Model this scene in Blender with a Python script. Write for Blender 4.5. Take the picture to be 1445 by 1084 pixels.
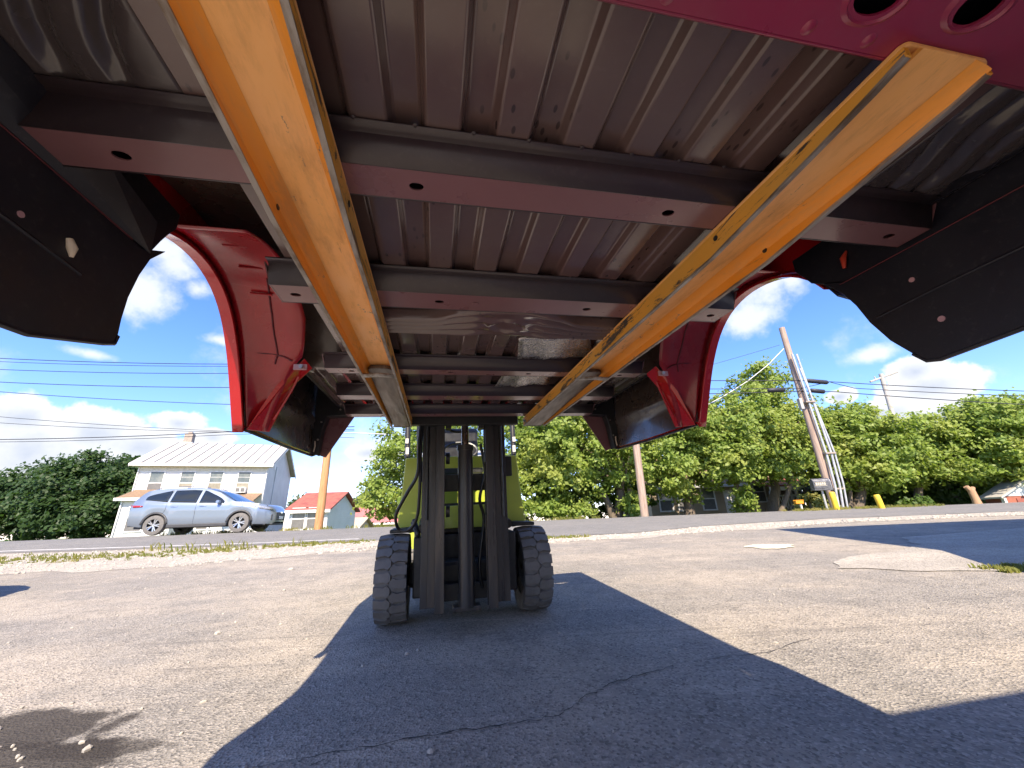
import bpy, bmesh, math, random
import numpy as np
from mathutils import Matrix, Vector
random.seed(7); np.random.seed(7)
sc = bpy.context.scene
col = sc.collection
for o in list(bpy.data.objects): bpy.data.objects.remove(o)

# ------------------------------------------------------------------ camera
FPX, CX, CY = 543.57, 722.5, 542.0            # focal length and centre in photo pixels
PITCH, ROLL, CZ = math.radians(19.744), math.radians(1.952), 0.77
FW = np.array([0, math.cos(PITCH), math.sin(PITCH)])
_r0 = np.array([1.0, 0, 0]); _u0 = np.cross(_r0, FW)
RT = math.cos(ROLL)*_r0 - math.sin(ROLL)*_u0
UP = math.sin(ROLL)*_r0 + math.cos(ROLL)*_u0
cam_d = bpy.data.cameras.new('camera'); cam = bpy.data.objects.new('camera', cam_d); col.objects.link(cam)
cam_d.sensor_width = 36; cam_d.lens = FPX/1445*36; cam_d.clip_start = 0.02; cam_d.clip_end = 5000
M = Matrix.Identity(4)
for i in range(3):
    M[i][0] = RT[i]; M[i][1] = UP[i]; M[i][2] = -FW[i]
M[2][3] = CZ
cam.matrix_world = M; sc.camera = cam
def at(x, y, Y):
    d = (x-CX)/FPX*RT - (y-CY)/FPX*UP + FW
    q = d*(Y/d[1]); return Vector((q[0], q[1], q[2]+CZ))
def dirv(x, y):
    d = (x-CX)/FPX*RT - (y-CY)/FPX*UP + FW
    return d/np.linalg.norm(d)
def px2m(x, y, Y):                              # metres for one photo pixel at that depth
    p = at(x, y, Y); return float(np.dot(np.array([p.x, p.y, p.z-CZ]), FW))/FPX

# ------------------------------------------------------------------ bed / forklift frame (slope of the lot)
KU = np.array([0.98052, 0.19406, 0.02286]); KV = np.array([-0.19498, 0.97966, 0.04730])
KU /= np.linalg.norm(KU); KV -= KU*np.dot(KU, KV); KV /= np.linalg.norm(KV); KW = np.cross(KU, KV)
OB = np.array([-0.269, 2.615, 0.633+CZ])
def bed(u, v, w): return Vector(OB + u*KU + v*KV + w*KW)
def bed_matrix(u, v, w):
    m = Matrix.Identity(4); o = bed(u, v, w)
    for i in range(3): m[i][0] = KU[i]; m[i][1] = KV[i]; m[i][2] = KW[i]; m[i][3] = o[i]
    return m

# ------------------------------------------------------------------ light
SUN = -(0.12*KU + 0.88*KV - 1.0*KW); SUN /= np.linalg.norm(SUN)      # towards the sun
sun_el = math.asin(SUN[2]); sun_az = math.atan2(SUN[0], SUN[1])
sl = bpy.data.lights.new('sun', 'SUN'); sl.energy = 2.02; sl.angle = math.radians(0.55); sl.color = (1.0, 0.87, 0.69)
so = bpy.data.objects.new('sun', sl); col.objects.link(so)
so.rotation_euler = Vector(SUN).to_track_quat('Z', 'Y').to_euler(); so.location = (0, -20, 30)
world = bpy.data.worlds.new('World'); sc.world = world; world.use_nodes = True
def build_world():
    nt = world.node_tree; nt.nodes.clear(); N = nt.nodes.new; L = nt.links.new
    out = N('ShaderNodeOutputWorld'); bg = N('ShaderNodeBackground'); L(bg.outputs[0], out.inputs[0])
    sky = N('ShaderNodeTexSky'); sky.sky_type = 'NISHITA'; sky.sun_disc = False
    sky.sun_elevation = sun_el; sky.sun_rotation = sun_az; sky.air_density = 1.0; sky.dust_density = 0.3; sky.ozone_density = 2.2
    bg.inputs[1].default_value = 0.080
    tc = N('ShaderNodeTexCoord'); g = tc.outputs['Generated']
    def math_(op, a, b=None, c=None):
        n = N('ShaderNodeMath'); n.operation = op
        for i, x in enumerate((a, b, c)):
            if x is None: continue
            if isinstance(x, (int, float)): n.inputs[i].default_value = x
            else: L(x, n.inputs[i])
        return n.outputs[0]
    def noise(scale, det, rough, vec, dist=0.0):
        n = N('ShaderNodeTexNoise'); n.inputs['Scale'].default_value = scale; n.inputs['Detail'].default_value = det
        n.inputs['Roughness'].default_value = rough; n.inputs['Distortion'].default_value = dist; L(vec, n.inputs['Vector']); return n.outputs['Fac']
    n1 = noise(7.0, 5, 0.62, g); n2 = noise(26.0, 4, 0.62, g)
    fb = math_('ADD', math_('MULTIPLY', math_('SUBTRACT', n1, 0.5), 1.5), math_('MULTIPLY', math_('SUBTRACT', n2, 0.5), 0.75))
    # cumulus heaps: direction, angular radius, height ratio, softness
    heaps = [(45,640,.13,.62),(130,612,.085,.62),(195,632,.10,.5),(30,590,.06,.7),(255,598,.05,.55),(300,618,.05,.5),
             (1310,548,.075,.62),(1262,585,.07,.5),(1340,590,.085,.5),(1292,525,.05,.7),(1185,560,.03,.6),
             (520,640,.06,.4),(680,650,.08,.4),(900,660,.10,.4)]
    wisps = [(205,415,.07,.9),(255,375,.05,.8),(235,350,.05,.7),(280,408,.035,.8),(1085,400,.075,.9),(1060,450,.075,.6),(1120,395,.05,1.0),(1232,500,.045,.45),
             (515,635,.06,.3),(470,600,.06,.3),(130,500,.05,.25),(310,480,.04,.4)]
    def field(lst):
        f = None
        for (x, y, r, k) in lst:
            d = dirv(x, y)
            s = N('ShaderNodeVectorMath'); s.operation = 'SUBTRACT'; L(g, s.inputs[0]); s.inputs[1].default_value = d
            m = N('ShaderNodeVectorMath'); m.operation = 'MULTIPLY'; L(s.outputs[0], m.inputs[0]); m.inputs[1].default_value = (1/r, 1/r, 1/(r*k))
            ln = N('ShaderNodeVectorMath'); ln.operation = 'LENGTH'; L(m.outputs[0], ln.inputs[0])
            v = math_('SUBTRACT', 1.0, ln.outputs['Value'])
            f = v if f is None else math_('MAXIMUM', f, v)
        return f
    def sstep(v, a, b):
        n = N('ShaderNodeMapRange'); n.interpolation_type = 'SMOOTHSTEP'; L(v, n.inputs[0]); n.inputs[1].default_value = a; n.inputs[2].default_value = b; return n.outputs[0]
    hf = math_('ADD', math_('MAXIMUM', field(heaps), -0.6), fb)
    hm = sstep(hf, 0.02, 0.30)
    wf = math_('ADD', math_('MAXIMUM', field(wisps), -0.9), math_('MULTIPLY', fb, 1.35))
    wm = math_('MULTIPLY', sstep(wf, -0.05, 0.9), 0.8)
    # the rest of the sky carries scattered clouds of the same kind
    sx = N('ShaderNodeSeparateXYZ'); L(g, sx.inputs[0])
    gn = math_('ADD', math_('MULTIPLY', noise(3.1, 2, 0.6, g), 1.0), math_('MULTIPLY', fb, 0.25))
    gm = math_('MULTIPLY', sstep(gn, 0.53, 0.78), sstep(sx.outputs['Z'], 0.0, 0.12))
    mask = math_('MAXIMUM', math_('MAXIMUM', hm, wm), gm)
    sh = sstep(math_('ADD', hf, math_('MULTIPLY', math_('SUBTRACT', n1, 0.5), -1.8)), 0.1, 1.3)      # thick parts are greyer
    cc = N('ShaderNodeMix'); cc.data_type = 'RGBA'; L(sh, cc.inputs[0]); cc.inputs[6].default_value = (2.6, 2.62, 2.7, 1); cc.inputs[7].default_value = (1.5, 1.68, 2.05, 1)
    hs = N('ShaderNodeHueSaturation'); L(sky.outputs[0], hs.inputs['Color']); hs.inputs['Saturation'].default_value = 1.22; hs.inputs['Value'].default_value = 1.0
    mx = N('ShaderNodeMix'); mx.data_type = 'RGBA'; L(mask, mx.inputs[0]); tint = N('ShaderNodeMix'); tint.data_type = 'RGBA'; tint.blend_type = 'MULTIPLY'; tint.inputs[0].default_value = 1.0; L(hs.outputs[0], tint.inputs[6]); tint.inputs[7].default_value = (.68, .63, .80, 1); L(tint.outputs[2], mx.inputs[6]); L(cc.outputs[2], mx.inputs[7])
    L(mx.outputs[2], bg.inputs[0])
build_world()
sc.view_settings.view_transform = 'Standard'; sc.view_settings.look = 'None'; sc.view_settings.exposure = 2.5; sc.view_settings.gamma = 1.0
sc.view_settings.use_curve_mapping = False
sc.render.engine = 'CYCLES'
sc.render.resolution_x = 1024; sc.render.resolution_y = 768
try: sc.cycles.max_bounces = 6; sc.cycles.diffuse_bounces = 4; sc.cycles.glossy_bounces = 3; sc.cycles.transmission_bounces = 2
except Exception: pass

# ------------------------------------------------------------------ materials
def new_mat(name):
    m = bpy.data.materials.new(name); m.use_nodes = True
    return m, m.node_tree, m.node_tree.nodes['Principled BSDF']
class NT:
    def __init__(s, nt): s.nt = nt
    def n(s, t): return s.nt.nodes.new(t)
    def l(s, a, b): s.nt.links.new(a, b)
    def coord(s, kind='Object'):
        if kind == 'World': return s.n('ShaderNodeNewGeometry').outputs['Position']
        return s.n('ShaderNodeTexCoord').outputs[kind]
    def noise(s, vec, scale, det=5, rough=.55, out='Fac', dist=0):
        n = s.n('ShaderNodeTexNoise'); n.inputs['Scale'].default_value = scale; n.inputs['Detail'].default_value = det
        n.inputs['Roughness'].default_value = rough; n.inputs['Distortion'].default_value = dist; s.l(vec, n.inputs['Vector']); return n.outputs[out]
    def voro(s, vec, scale, feature='F1', out='Distance', rnd=1.0):
        n = s.n('ShaderNodeTexVoronoi'); n.feature = feature; n.inputs['Scale'].default_value = scale; n.inputs['Randomness'].default_value = rnd
        s.l(vec, n.inputs['Vector']); return n.outputs[out]
    def rng(s, v, a, b, c=0.0, d=1.0, smooth=True):
        n = s.n('ShaderNodeMapRange'); n.interpolation_type = 'SMOOTHSTEP' if smooth else 'LINEAR'; s.l(v, n.inputs[0])
        for i, x in enumerate((a, b, c, d)): n.inputs[1+i].default_value = x
        return n.outputs[0]
    def mth(s, op, a, b=None):
        n = s.n('ShaderNodeMath'); n.operation = op
        for i, x in enumerate((a, b)):
            if x is None: continue
            if isinstance(x, (int, float)): n.inputs[i].default_value = x
            else: s.l(x, n.inputs[i])
        return n.outputs[0]
    def mix(s, fac, a, b, mode='MIX'):
        n = s.n('ShaderNodeMix'); n.data_type = 'RGBA'; n.blend_type = mode
        for i, x in ((0, fac), (6, a), (7, b)):
            if isinstance(x, (int, float)): n.inputs[i].default_value = x
            elif isinstance(x, tuple): n.inputs[i].default_value = (*x, 1) if len(x) == 3 else x
            else: s.l(x, n.inputs[i])
        return n.outputs[2]
    def mapping(s, vec, scale=(1,1,1), loc=(0,0,0), rot=(0,0,0)):
        n = s.n('ShaderNodeMapping'); s.l(vec, n.inputs[0]); n.inputs['Location'].default_value = loc; n.inputs['Rotation'].default_value = rot; n.inputs['Scale'].default_value = scale
        return n.outputs[0]
    def bump(s, h, strength, dist, bsdf, prev=None):
        n = s.n('ShaderNodeBump'); n.inputs['Strength'].default_value = strength; n.inputs['Distance'].default_value = dist; s.l(h, n.inputs['Height'])
        if prev is not None: s.l(prev, n.inputs['Normal'])
        s.l(n.outputs[0], bsdf.inputs['Normal']); return n.outputs[0]
def mat(name, c1, c2=None, rough=.5, metal=0., scale=6., coat=0., bump=0., bscale=60., bdist=.002, stretch=(1,1,1), spec=.5, rvar=.1, lo=.35, hi=.7):
    m, nt, b = new_mat(name); t = NT(nt)
    v = t.mapping(t.coord(), stretch)
    if c2 is None: c2 = tuple(x*.78 for x in c1)
    n = t.noise(v, scale, 7, .62)
    t.l(t.mix(t.rng(n, lo, hi), c1, c2), b.inputs['Base Color'])
    n2 = t.noise(v, scale*2.3, 5, .6)
    t.l(t.rng(n2, .3, .7, max(.02, rough-rvar), min(1, rough+rvar)), b.inputs['Roughness'])
    b.inputs['Metallic'].default_value = metal; b.inputs['Coat Weight'].default_value = coat; b.inputs['Coat Roughness'].default_value = .08
    b.inputs['Specular IOR Level'].default_value = spec
    if bump: t.bump(t.noise(v, bscale, 6, .6), bump, bdist, b)
    return m
MT = {}
def make_materials():
    # orange fork paint with chips and scratches
    for key, c_a, c_b in (('orange', (.86, .42, .11), (.88, .46, .165)), ('orange_deep', (.80, .285, .02), (.82, .32, .04))):  # plate copy is paler: bounce light put into its colour
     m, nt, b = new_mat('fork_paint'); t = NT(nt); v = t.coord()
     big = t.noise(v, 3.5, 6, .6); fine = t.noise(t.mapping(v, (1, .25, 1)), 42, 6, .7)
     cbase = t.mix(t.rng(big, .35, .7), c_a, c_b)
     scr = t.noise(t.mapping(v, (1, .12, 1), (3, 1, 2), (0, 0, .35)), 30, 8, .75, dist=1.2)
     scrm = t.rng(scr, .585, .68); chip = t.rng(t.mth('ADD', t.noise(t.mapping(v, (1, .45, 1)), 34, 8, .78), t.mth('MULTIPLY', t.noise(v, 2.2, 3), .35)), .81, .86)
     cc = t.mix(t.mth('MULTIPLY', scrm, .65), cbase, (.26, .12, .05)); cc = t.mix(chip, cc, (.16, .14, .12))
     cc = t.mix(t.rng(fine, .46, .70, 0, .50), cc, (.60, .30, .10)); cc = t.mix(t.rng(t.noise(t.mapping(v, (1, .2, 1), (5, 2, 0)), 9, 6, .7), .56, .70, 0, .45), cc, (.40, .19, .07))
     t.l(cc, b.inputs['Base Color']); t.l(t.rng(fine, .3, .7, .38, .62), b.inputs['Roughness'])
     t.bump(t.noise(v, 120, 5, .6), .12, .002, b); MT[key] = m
    m, nt, b = new_mat('fork_paint_scuffed'); t = NT(nt); v = t.coord()
    scr = t.noise(t.mapping(v, (1, .16, 1), (0, 0, 0), (0, 0, .2)), 26, 9, .78, dist=.8)
    cc = t.mix(t.rng(t.noise(v, 5, 5), .35, .7), (.76, .34, .04), (.66, .34, .07))
    cc = t.mix(t.rng(scr, .53, .575), cc, (.055, .045, .04)); t.l(cc, b.inputs['Base Color']); b.inputs['Roughness'].default_value = .5; MT['orange_scuffed'] = m
    MT['edge_steel'] = mat('worn_steel_edge', (.34, .31, .28), (.13, .085, .05), rough=.5, metal=.35, scale=38, stretch=(1, .25, 1))
    MT['fork_steel'] = mat('fork_steel', (.20, .165, .135), (.09, .075, .06), rough=.48, metal=.55, scale=18, stretch=(1, .12, 1), bump=.15, bscale=80)
    # bed underside paint
    def paint(name, c1, c2, rough, coat, speck=0., lo=.35, hi=.7, scale=2.2):
        m, nt, b = new_mat(name); t = NT(nt); v = t.coord()
        c = t.mix(t.rng(t.noise(v, scale, 5, .55), lo, hi), c1, c2)
        c = t.mix(t.rng(t.noise(v, 70, 6, .7), .52, .75, 0, .10), c, (.20, .16, .15))
        if speck:
            d = t.voro(t.mapping(v, (1, .45, 1)), 55); mk = t.mth('MULTIPLY', t.rng(d, .16, .24, 1, 0), t.rng(t.noise(v, 3.2, 3), .50, .60))
            c = t.mix(t.mth('MULTIPLY', mk, speck), c, (.035, .025, .025))
        t.l(c, b.inputs['Base Color']); t.l(t.rng(t.noise(v, 9, 5), .3, .7, rough-.06, rough+.1), b.inputs['Roughness'])
        b.inputs['Coat Weight'].default_value = coat; b.inputs['Coat Roughness'].default_value = .12
        return m
    MT['floor'] = paint('underside_brown_paint', (.122, .084, .077), (.108, .060, .058), .17, .55, .8)
    MT['beam'] = paint('crossmember_paint', (.195, .088, .094), (.165, .080, .083), .31, .3)
    MT['web'] = paint('crossmember_web_shaded', (.036, .022, .026), (.026, .020, .024), .38, .2)  # webs darkened in colour for the shade they face
    MT['floor_dark'] = paint('dark_outer_floor_paint', (.060, .048, .048), (.045, .034, .036), .22, .5)
    MT['side_dark'] = paint('dark_inner_panel', (.005, .005, .011), (.009, .008, .013), .5, .04)
    MT['brown_in'] = paint('brown_inner_panel', (.085, .062, .05), (.06, .042, .036), .26, .5)
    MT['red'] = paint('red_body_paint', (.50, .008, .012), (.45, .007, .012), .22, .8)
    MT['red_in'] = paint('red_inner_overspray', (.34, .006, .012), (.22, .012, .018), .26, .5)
    MT['magenta'] = paint('sill_crimson_paint', (.25, .015, .055), (.20, .032, .058), .32, .35)
    MT['black'] = mat('black_bracket', (.012, .012, .014), (.025, .024, .024), rough=.45)
    MT['foil'] = mat('foil_heat_shield', (.62, .58, .55), (.50, .47, .45), rough=.28, metal=.9, scale=30, bump=.9, bscale=95, bdist=.004)
    MT['zinc'] = mat('zinc_bolt', (.55, .52, .48), rough=.35, metal=.9)
    MT['red_dull'] = mat('shaded_red_seam', (.10, .006, .012), rough=.6)  # seam red made darker, its shadow put into the colour
    MT['pink'] = mat('primer_tab', (.50, .28, .30), rough=.5)
    MT['clip_red'] = mat('clip_red', (.6, .06, .03), rough=.4); MT['clip_white'] = mat('clip_white', (.75, .62, .45), rough=.5)
    # forklift
    MT['lime'] = mat('lime_forklift_paint', (.40, .46, .045), (.30, .35, .05), rough=.42, scale=5, coat=.2, bump=.05, lo=.45, hi=.8)
    MT['mast'] = mat('mast_steel', (.036, .035, .036), (.10, .08, .062), rough=.36, metal=.35, scale=14, stretch=(1, 1, .08), lo=.45, hi=.75)
    MT['greasy'] = mat('greasy_black', (.010, .010, .010), (.022, .02, .018), rough=.5, scale=20)
    MT['rod'] = mat('chrome_rod', (.30, .26, .23), rough=.2, metal=.95, scale=20)
    MT['rubber'] = mat('tyre_rubber', (.12, .113, .105), (.17, .158, .145), rough=.82, scale=12, bump=.3, bscale=90, lo=.3, hi=.75)
    MT['hose'] = mat('hose_rubber', (.014, .014, .015), rough=.42)
    MT['tank'] = mat('gas_tank_paint', (.62, .62, .60), (.5, .5, .48), rough=.35, metal=.4)
    # car
    def carpaint(name, c, metal=.45):
        m, nt, b = new_mat(name); b.inputs['Base Color'].default_value = (*c, 1); b.inputs['Metallic'].default_value = metal; b.inputs['Roughness'].default_value = .32
        b.inputs['Coat Weight'].default_value = 1.0; b.inputs['Coat Roughness'].default_value = .03; return m
    MT['car_blue'] = carpaint('silver_blue_paint', (.25, .295, .35), .6); MT['car_red'] = carpaint('dark_red_car_paint', (.22, .012, .03), .2)
    MT['cladding'] = mat('grey_cladding', (.05, .05, .052), rough=.6)
    MT['car_glass'] = mat('tinted_glass', (.012, .016, .02), rough=.05, rvar=.02, coat=.5)
    MT['rim'] = mat('machined_rim', (.60, .60, .60), rough=.28, metal=.85); MT['rim_dark'] = mat('rim_dark', (.03, .03, .03), rough=.4)
    MT['tail'] = mat('tail_lens', (.30, .008, .012), rough=.15, coat=.6); MT['head'] = mat('head_lens', (.5, .52, .55), (.2, .2, .22), rough=.12, metal=.4, scale=30)
    MT['chrome'] = mat('chrome', (.75, .75, .76), rough=.15, metal=1.0)
    MT['plate'] = mat('plate_white', (.65, .66, .68), rough=.4)
    # buildings
    def siding(name, c, pitch=.11):
        m, nt, b = new_mat(name); t = NT(nt); v = t.coord()
        sp = t.n('ShaderNodeSeparateXYZ'); t.l(v, sp.inputs[0])
        fr = t.mth('FRACT', t.mth('DIVIDE', sp.outputs['Z'], pitch))
        t.l(t.mix(t.rng(t.noise(v, 1.2, 5), .3, .7), c, tuple(x*.88 for x in c)), b.inputs['Base Color']); b.inputs['Roughness'].default_value = .55
        t.bump(fr, .8, .018, b); return m
    MT['siding'] = siding('white_siding', (.78, .77, .74)); MT['siding_grey'] = siding('pale_grey_siding', (.58, .59, .60)); MT['siding_tan'] = siding('tan_siding', (.42, .33, .23), .14)
    MT['white_trim'] = mat('white_trim', (.78, .77, .74), rough=.5); MT['cream_trim'] = mat('cream_trim', (.70, .66, .56), rough=.5)
    MT['roof_metal'] = mat('white_metal_roof', (.50, .49, .46), (.42, .39, .35), rough=.45, metal=.1, scale=1.6, stretch=(1, .3, 1))
    MT['roof_seam'] = mat('roof_seam_grey', (.26, .25, .24), rough=.5)
    MT['roof_brown'] = mat('brown_shingle', (.26, .17, .10), (.17, .11, .07), rough=.9, scale=9); MT['roof_rust'] = mat('rust_red_roof', (.30, .10, .07), (.22, .06, .05), rough=.8, scale=3)
    MT['roof_pink'] = mat('faded_red_roof', (.46, .17, .15), (.40, .13, .12), rough=.7, scale=2); MT['roof_tan'] = mat('tan_roof', (.48, .38, .28), rough=.8)
    MT['pane'] = mat('window_glass', (.10, .12, .12), (.20, .21, .19), rough=.08, scale=1.5); MT['screen'] = mat('window_screen', (.15, .145, .14), rough=.7)
    MT['blind'] = mat('window_blind', (.26, .235, .18), rough=.8)
    MT['chimney'] = mat('chimney_brick', (.34, .28, .23), (.24, .20, .17), rough=.9, scale=9); MT['brick_red'] = mat('brick_red', (.33, .11, .07), (.26, .09, .06), rough=.9, scale=6)
    MT['blocker_clad'] = mat('blocker_white', (.72, .71, .68), rough=.6); MT['door_grey'] = mat('overhead_door', (.55, .55, .53), rough=.6)  # unseen shade casters kept white to bounce light
    # wood / poles
    def wood(name, c1, c2):
        m, nt, b = new_mat(name); t = NT(nt); v = t.coord(); n = t.noise(t.mapping(v, (1, 1, .06)), 22, 7, .65)
        t.l(t.mix(t.rng(n, .35, .68), c1, c2), b.inputs['Base Color']); b.inputs['Roughness'].default_value = .85; t.bump(n, .5, .01, b); return m
    MT['pole_orange'] = wood('orange_pole_wood', (.52, .27, .12), (.34, .16, .07)); MT['pole_grey'] = wood('weathered_pole_wood', (.40, .30, .24), (.24, .17, .13)); MT['pole_pale'] = wood('pale_pole_wood', (.42, .40, .37), (.30, .28, .26))
    MT['bark'] = wood('bark', (.17, .13, .095), (.085, .065, .05)); MT['stump'] = wood('stump_wood', (.42, .26, .15), (.28, .16, .09))
    MT['conduit'] = mat('pale_conduit', (.50, .51, .51), (.38, .38, .38), rough=.35, metal=.4, scale=4)
    MT['wire'] = mat('wire_black', (.02, .02, .03), rough=.6); MT['cable_white'] = mat('cable_pale', (.55, .55, .54), rough=.5); MT['yellow'] = mat('yellow_bollard_paint', (.72, .50, .03), (.6, .40, .04), rough=.5)
    MT['mailbox'] = mat('mailbox_metal', (.10, .10, .105), (.2, .2, .2), rough=.35, metal=.5, scale=12); MT['mail_face'] = mat('mailbox_door', (.55, .55, .55), (.3, .3, .3), rough=.4, scale=20); MT['gold'] = mat('pale_lettering', (.6, .55, .42), rough=.5)
    MT['orange_box'] = mat('orange_tube', (.75, .30, .02), rough=.5)
    # leaves
    def leaf(name, c1, c2, c3):
        m, nt, b = new_mat(name); t = NT(nt); v = t.coord('World'); gi = t.n('ShaderNodeNewGeometry')
        c = t.mix(t.rng(gi.outputs['Random Per Island'], 0, 1, 0, 1, False), c1, c2)
        c = t.mix(t.rng(t.noise(v, .55, 3), .45, .72, 0, .75), c, c3)
        t.l(c, b.inputs['Base Color']); b.inputs['Roughness'].default_value = .5; b.inputs['Specular IOR Level'].default_value = .35
        tr = t.n('ShaderNodeBsdfTranslucent'); t.l(t.mix(1.0, c, (1.0, 1.05, .5), 'MULTIPLY'), tr.inputs[0])
        ms = t.n('ShaderNodeMixShader'); ms.inputs[0].default_value = .48
        t.l(b.outputs[0], ms.inputs[1]); t.l(tr.outputs[0], ms.inputs[2]); t.l(ms.outputs[0], nt.nodes['Material Output'].inputs[0]); return m
    MT['leaf'] = leaf('maple_leaves', (.30, .38, .075), (.17, .255, .05), (.36, .39, .09))
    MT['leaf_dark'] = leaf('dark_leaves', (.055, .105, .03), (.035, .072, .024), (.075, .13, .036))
    MT['leaf_pale'] = leaf('pale_leaves', (.14, .19, .09), (.10, .15, .07), (.16, .20, .10)); MT['leaf_hedge'] = leaf('hedge_leaves', (.12, .19, .035), (.08, .14, .028), (.15, .20, .04))
    MT['weed'] = leaf('dry_weeds', (.26, .24, .06), (.16, .20, .04), (.36, .30, .10))
    MT['stone'] = mat('pale_gravel', (.42, .38, .32), (.27, .25, .22), rough=.9, scale=14)
    # ground sheets
    def asphalt(name, c1, c2, lightspeck, stain=False, cracks=False):
        m, nt, b = new_mat(name); t = NT(nt); v = t.coord('World')
        big = t.noise(t.mapping(v, (1, 1, 0)), .8, 6, .6); mid = t.noise(v, 4.5, 7, .68)
        band = t.noise(t.mapping(v, (.14, .9, 0), (2, 5, 0), (0, 0, -.25)), 1.5, 5, .6)
        c = t.mix(t.rng(t.mth('ADD', t.mth('MULTIPLY', big, .6), t.mth('MULTIPLY', band, .5)), .46, .64), c1, c2)
        c = t.mix(t.rng(mid, .42, .66, 0, .42), c, tuple(x*.60 for x in c1)); lng = t.noise(t.mapping(v, (.35, 2.2, 0), (7, 1, 0), (0, 0, .12)), 3.2, 6, .68); c = t.mix(t.rng(lng, .56, .70, 0, .45), c, tuple(x*1.35 for x in c2))
        vn = t.n('ShaderNodeTexVoronoi'); vn.inputs['Scale'].default_value = 105; t.l(v, vn.inputs['Vector']); sp = t.n('ShaderNodeSeparateColor'); t.l(vn.outputs['Color'], sp.inputs[0])
        dst = vn.outputs['Distance']
        c = t.mix(t.mth('MULTIPLY', t.rng(sp.outputs[0], .55, 1.0, 0, .55, False), lightspeck), c, (.52, .46, .39))
        c = t.mix(t.rng(sp.outputs[1], .66, 1.0, 0, .62, False), c, (.055, .052, .05))
        vn2 = t.n('ShaderNodeTexVoronoi'); vn2.inputs['Scale'].default_value = 34; t.l(v, vn2.inputs['Vector']); sp2 = t.n('ShaderNodeSeparateColor'); t.l(vn2.outputs['Color'], sp2.inputs[0]); sd = vn2.outputs['Distance']
        c = t.mix(t.mth('MULTIPLY', t.mth('GREATER_THAN', sp2.outputs[0], .93), t.rng(t.mth('ADD', sd, t.mth('MULTIPLY', mid, .35)), .25, .36, .8, 0)), c, (.55, .49, .41))
        rough = .9
        if stain:
            tm = t.noise(t.mapping(v, (.10, 3.2, 0), (4, 9, 0), (0, 0, .22)), 2.4, 4, .6); c = t.mix(t.rng(tm, .60, .70, 0, .35), c, (.11, .10, .09))
            wl = t.noise(t.mapping(v, (.22, 5.0, 0), (1, 3, 0), (0, 0, -.08)), 2.0, 6, .7); c = t.mix(t.rng(wl, .66, .71, 0, .55), c, (.50, .45, .37))
        sn = t.noise(v, 7, 6, .72) if stain else None
        if stain:                                   # oil or water stain with its own outline, two pools
            for (sx, sy, rx, ry, k) in ((-2.02, 1.86, .50, .17, 1.0), (-1.66, 1.63, .33, .15, 1.0), (-1.52, 1.70, .26, .07, .8), (-1.30, 1.52, .13, .05, .75)):
                d = t.n('ShaderNodeVectorMath'); d.operation = 'LENGTH'; t.l(t.mapping(v, (1/rx, 1/ry, 0), (-sx/rx, -sy/ry, 0)), d.inputs[0])
                f = t.mth('ADD', d.outputs['Value'], t.mth('MULTIPLY', t.mth('SUBTRACT', sn, .5), 1.5))
                c = t.mix(t.rng(f, .72, 1.05, .88*k, 0), c, (.030, .024, .019))
            d = t.n('ShaderNodeVectorMath'); d.operation = 'LENGTH'; t.l(t.mapping(v, (1/.02, 1/.025, 0), (.86/.02, -1.53/.025, 0)), d.inputs[0])
            c = t.mix(t.rng(t.mth('ADD', d.outputs['Value'], t.mth('MULTIPLY', t.noise(v, 60), .6)), .6, 1.5, .6, 0), c, (.40, .26, .10))
        t.l(c, b.inputs['Base Color']); b.inputs['Roughness'].default_value = rough; b.inputs['Specular IOR Level'].default_value = .3
        h = t.mth('ADD', t.mth('MULTIPLY', dst, .8), t.mth('MULTIPLY', t.noise(v, 160, 3, .7), .6))
        h = t.mth('ADD', h, t.mth('MULTIPLY', t.noise(v, 22, 4, .6), .6))
        t.bump(h, .75, .010, b); return m
    MT['lot'] = asphalt('worn_lot_asphalt', (.250, .228, .198), (.355, .308, .248), .8, True)
    MT['road'] = asphalt('road_asphalt', (.185, .180, .172), (.215, .205, .19), .5)
    MT['concrete'] = asphalt('pale_gravel_concrete', (.44, .395, .33), (.36, .325, .275), .8)
    MT['patch'] = mat('pale_concrete_patch', (.62, .56, .40), (.5, .45, .33), rough=.9, scale=8)
    MT['line'] = mat('faded_white_line', (.60, .58, .54), (.40, .38, .35), rough=.8, scale=6)
    m, nt, b = new_mat('field'); t = NT(nt); v = t.coord('World')
    t.l(t.mix(t.rng(t.noise(v, .35, 7, .65), .35, .65), (.07, .12, .03), (.16, .17, .06)), b.inputs['Base Color']); b.inputs['Roughness'].default_value = .95; t.bump(t.noise(v, 30, 6, .7), .6, .05, b); MT['field'] = m
    MT['crack'] = mat('crack_dark', (.025, .022, .02), rough=.95)
make_materials()

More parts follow.
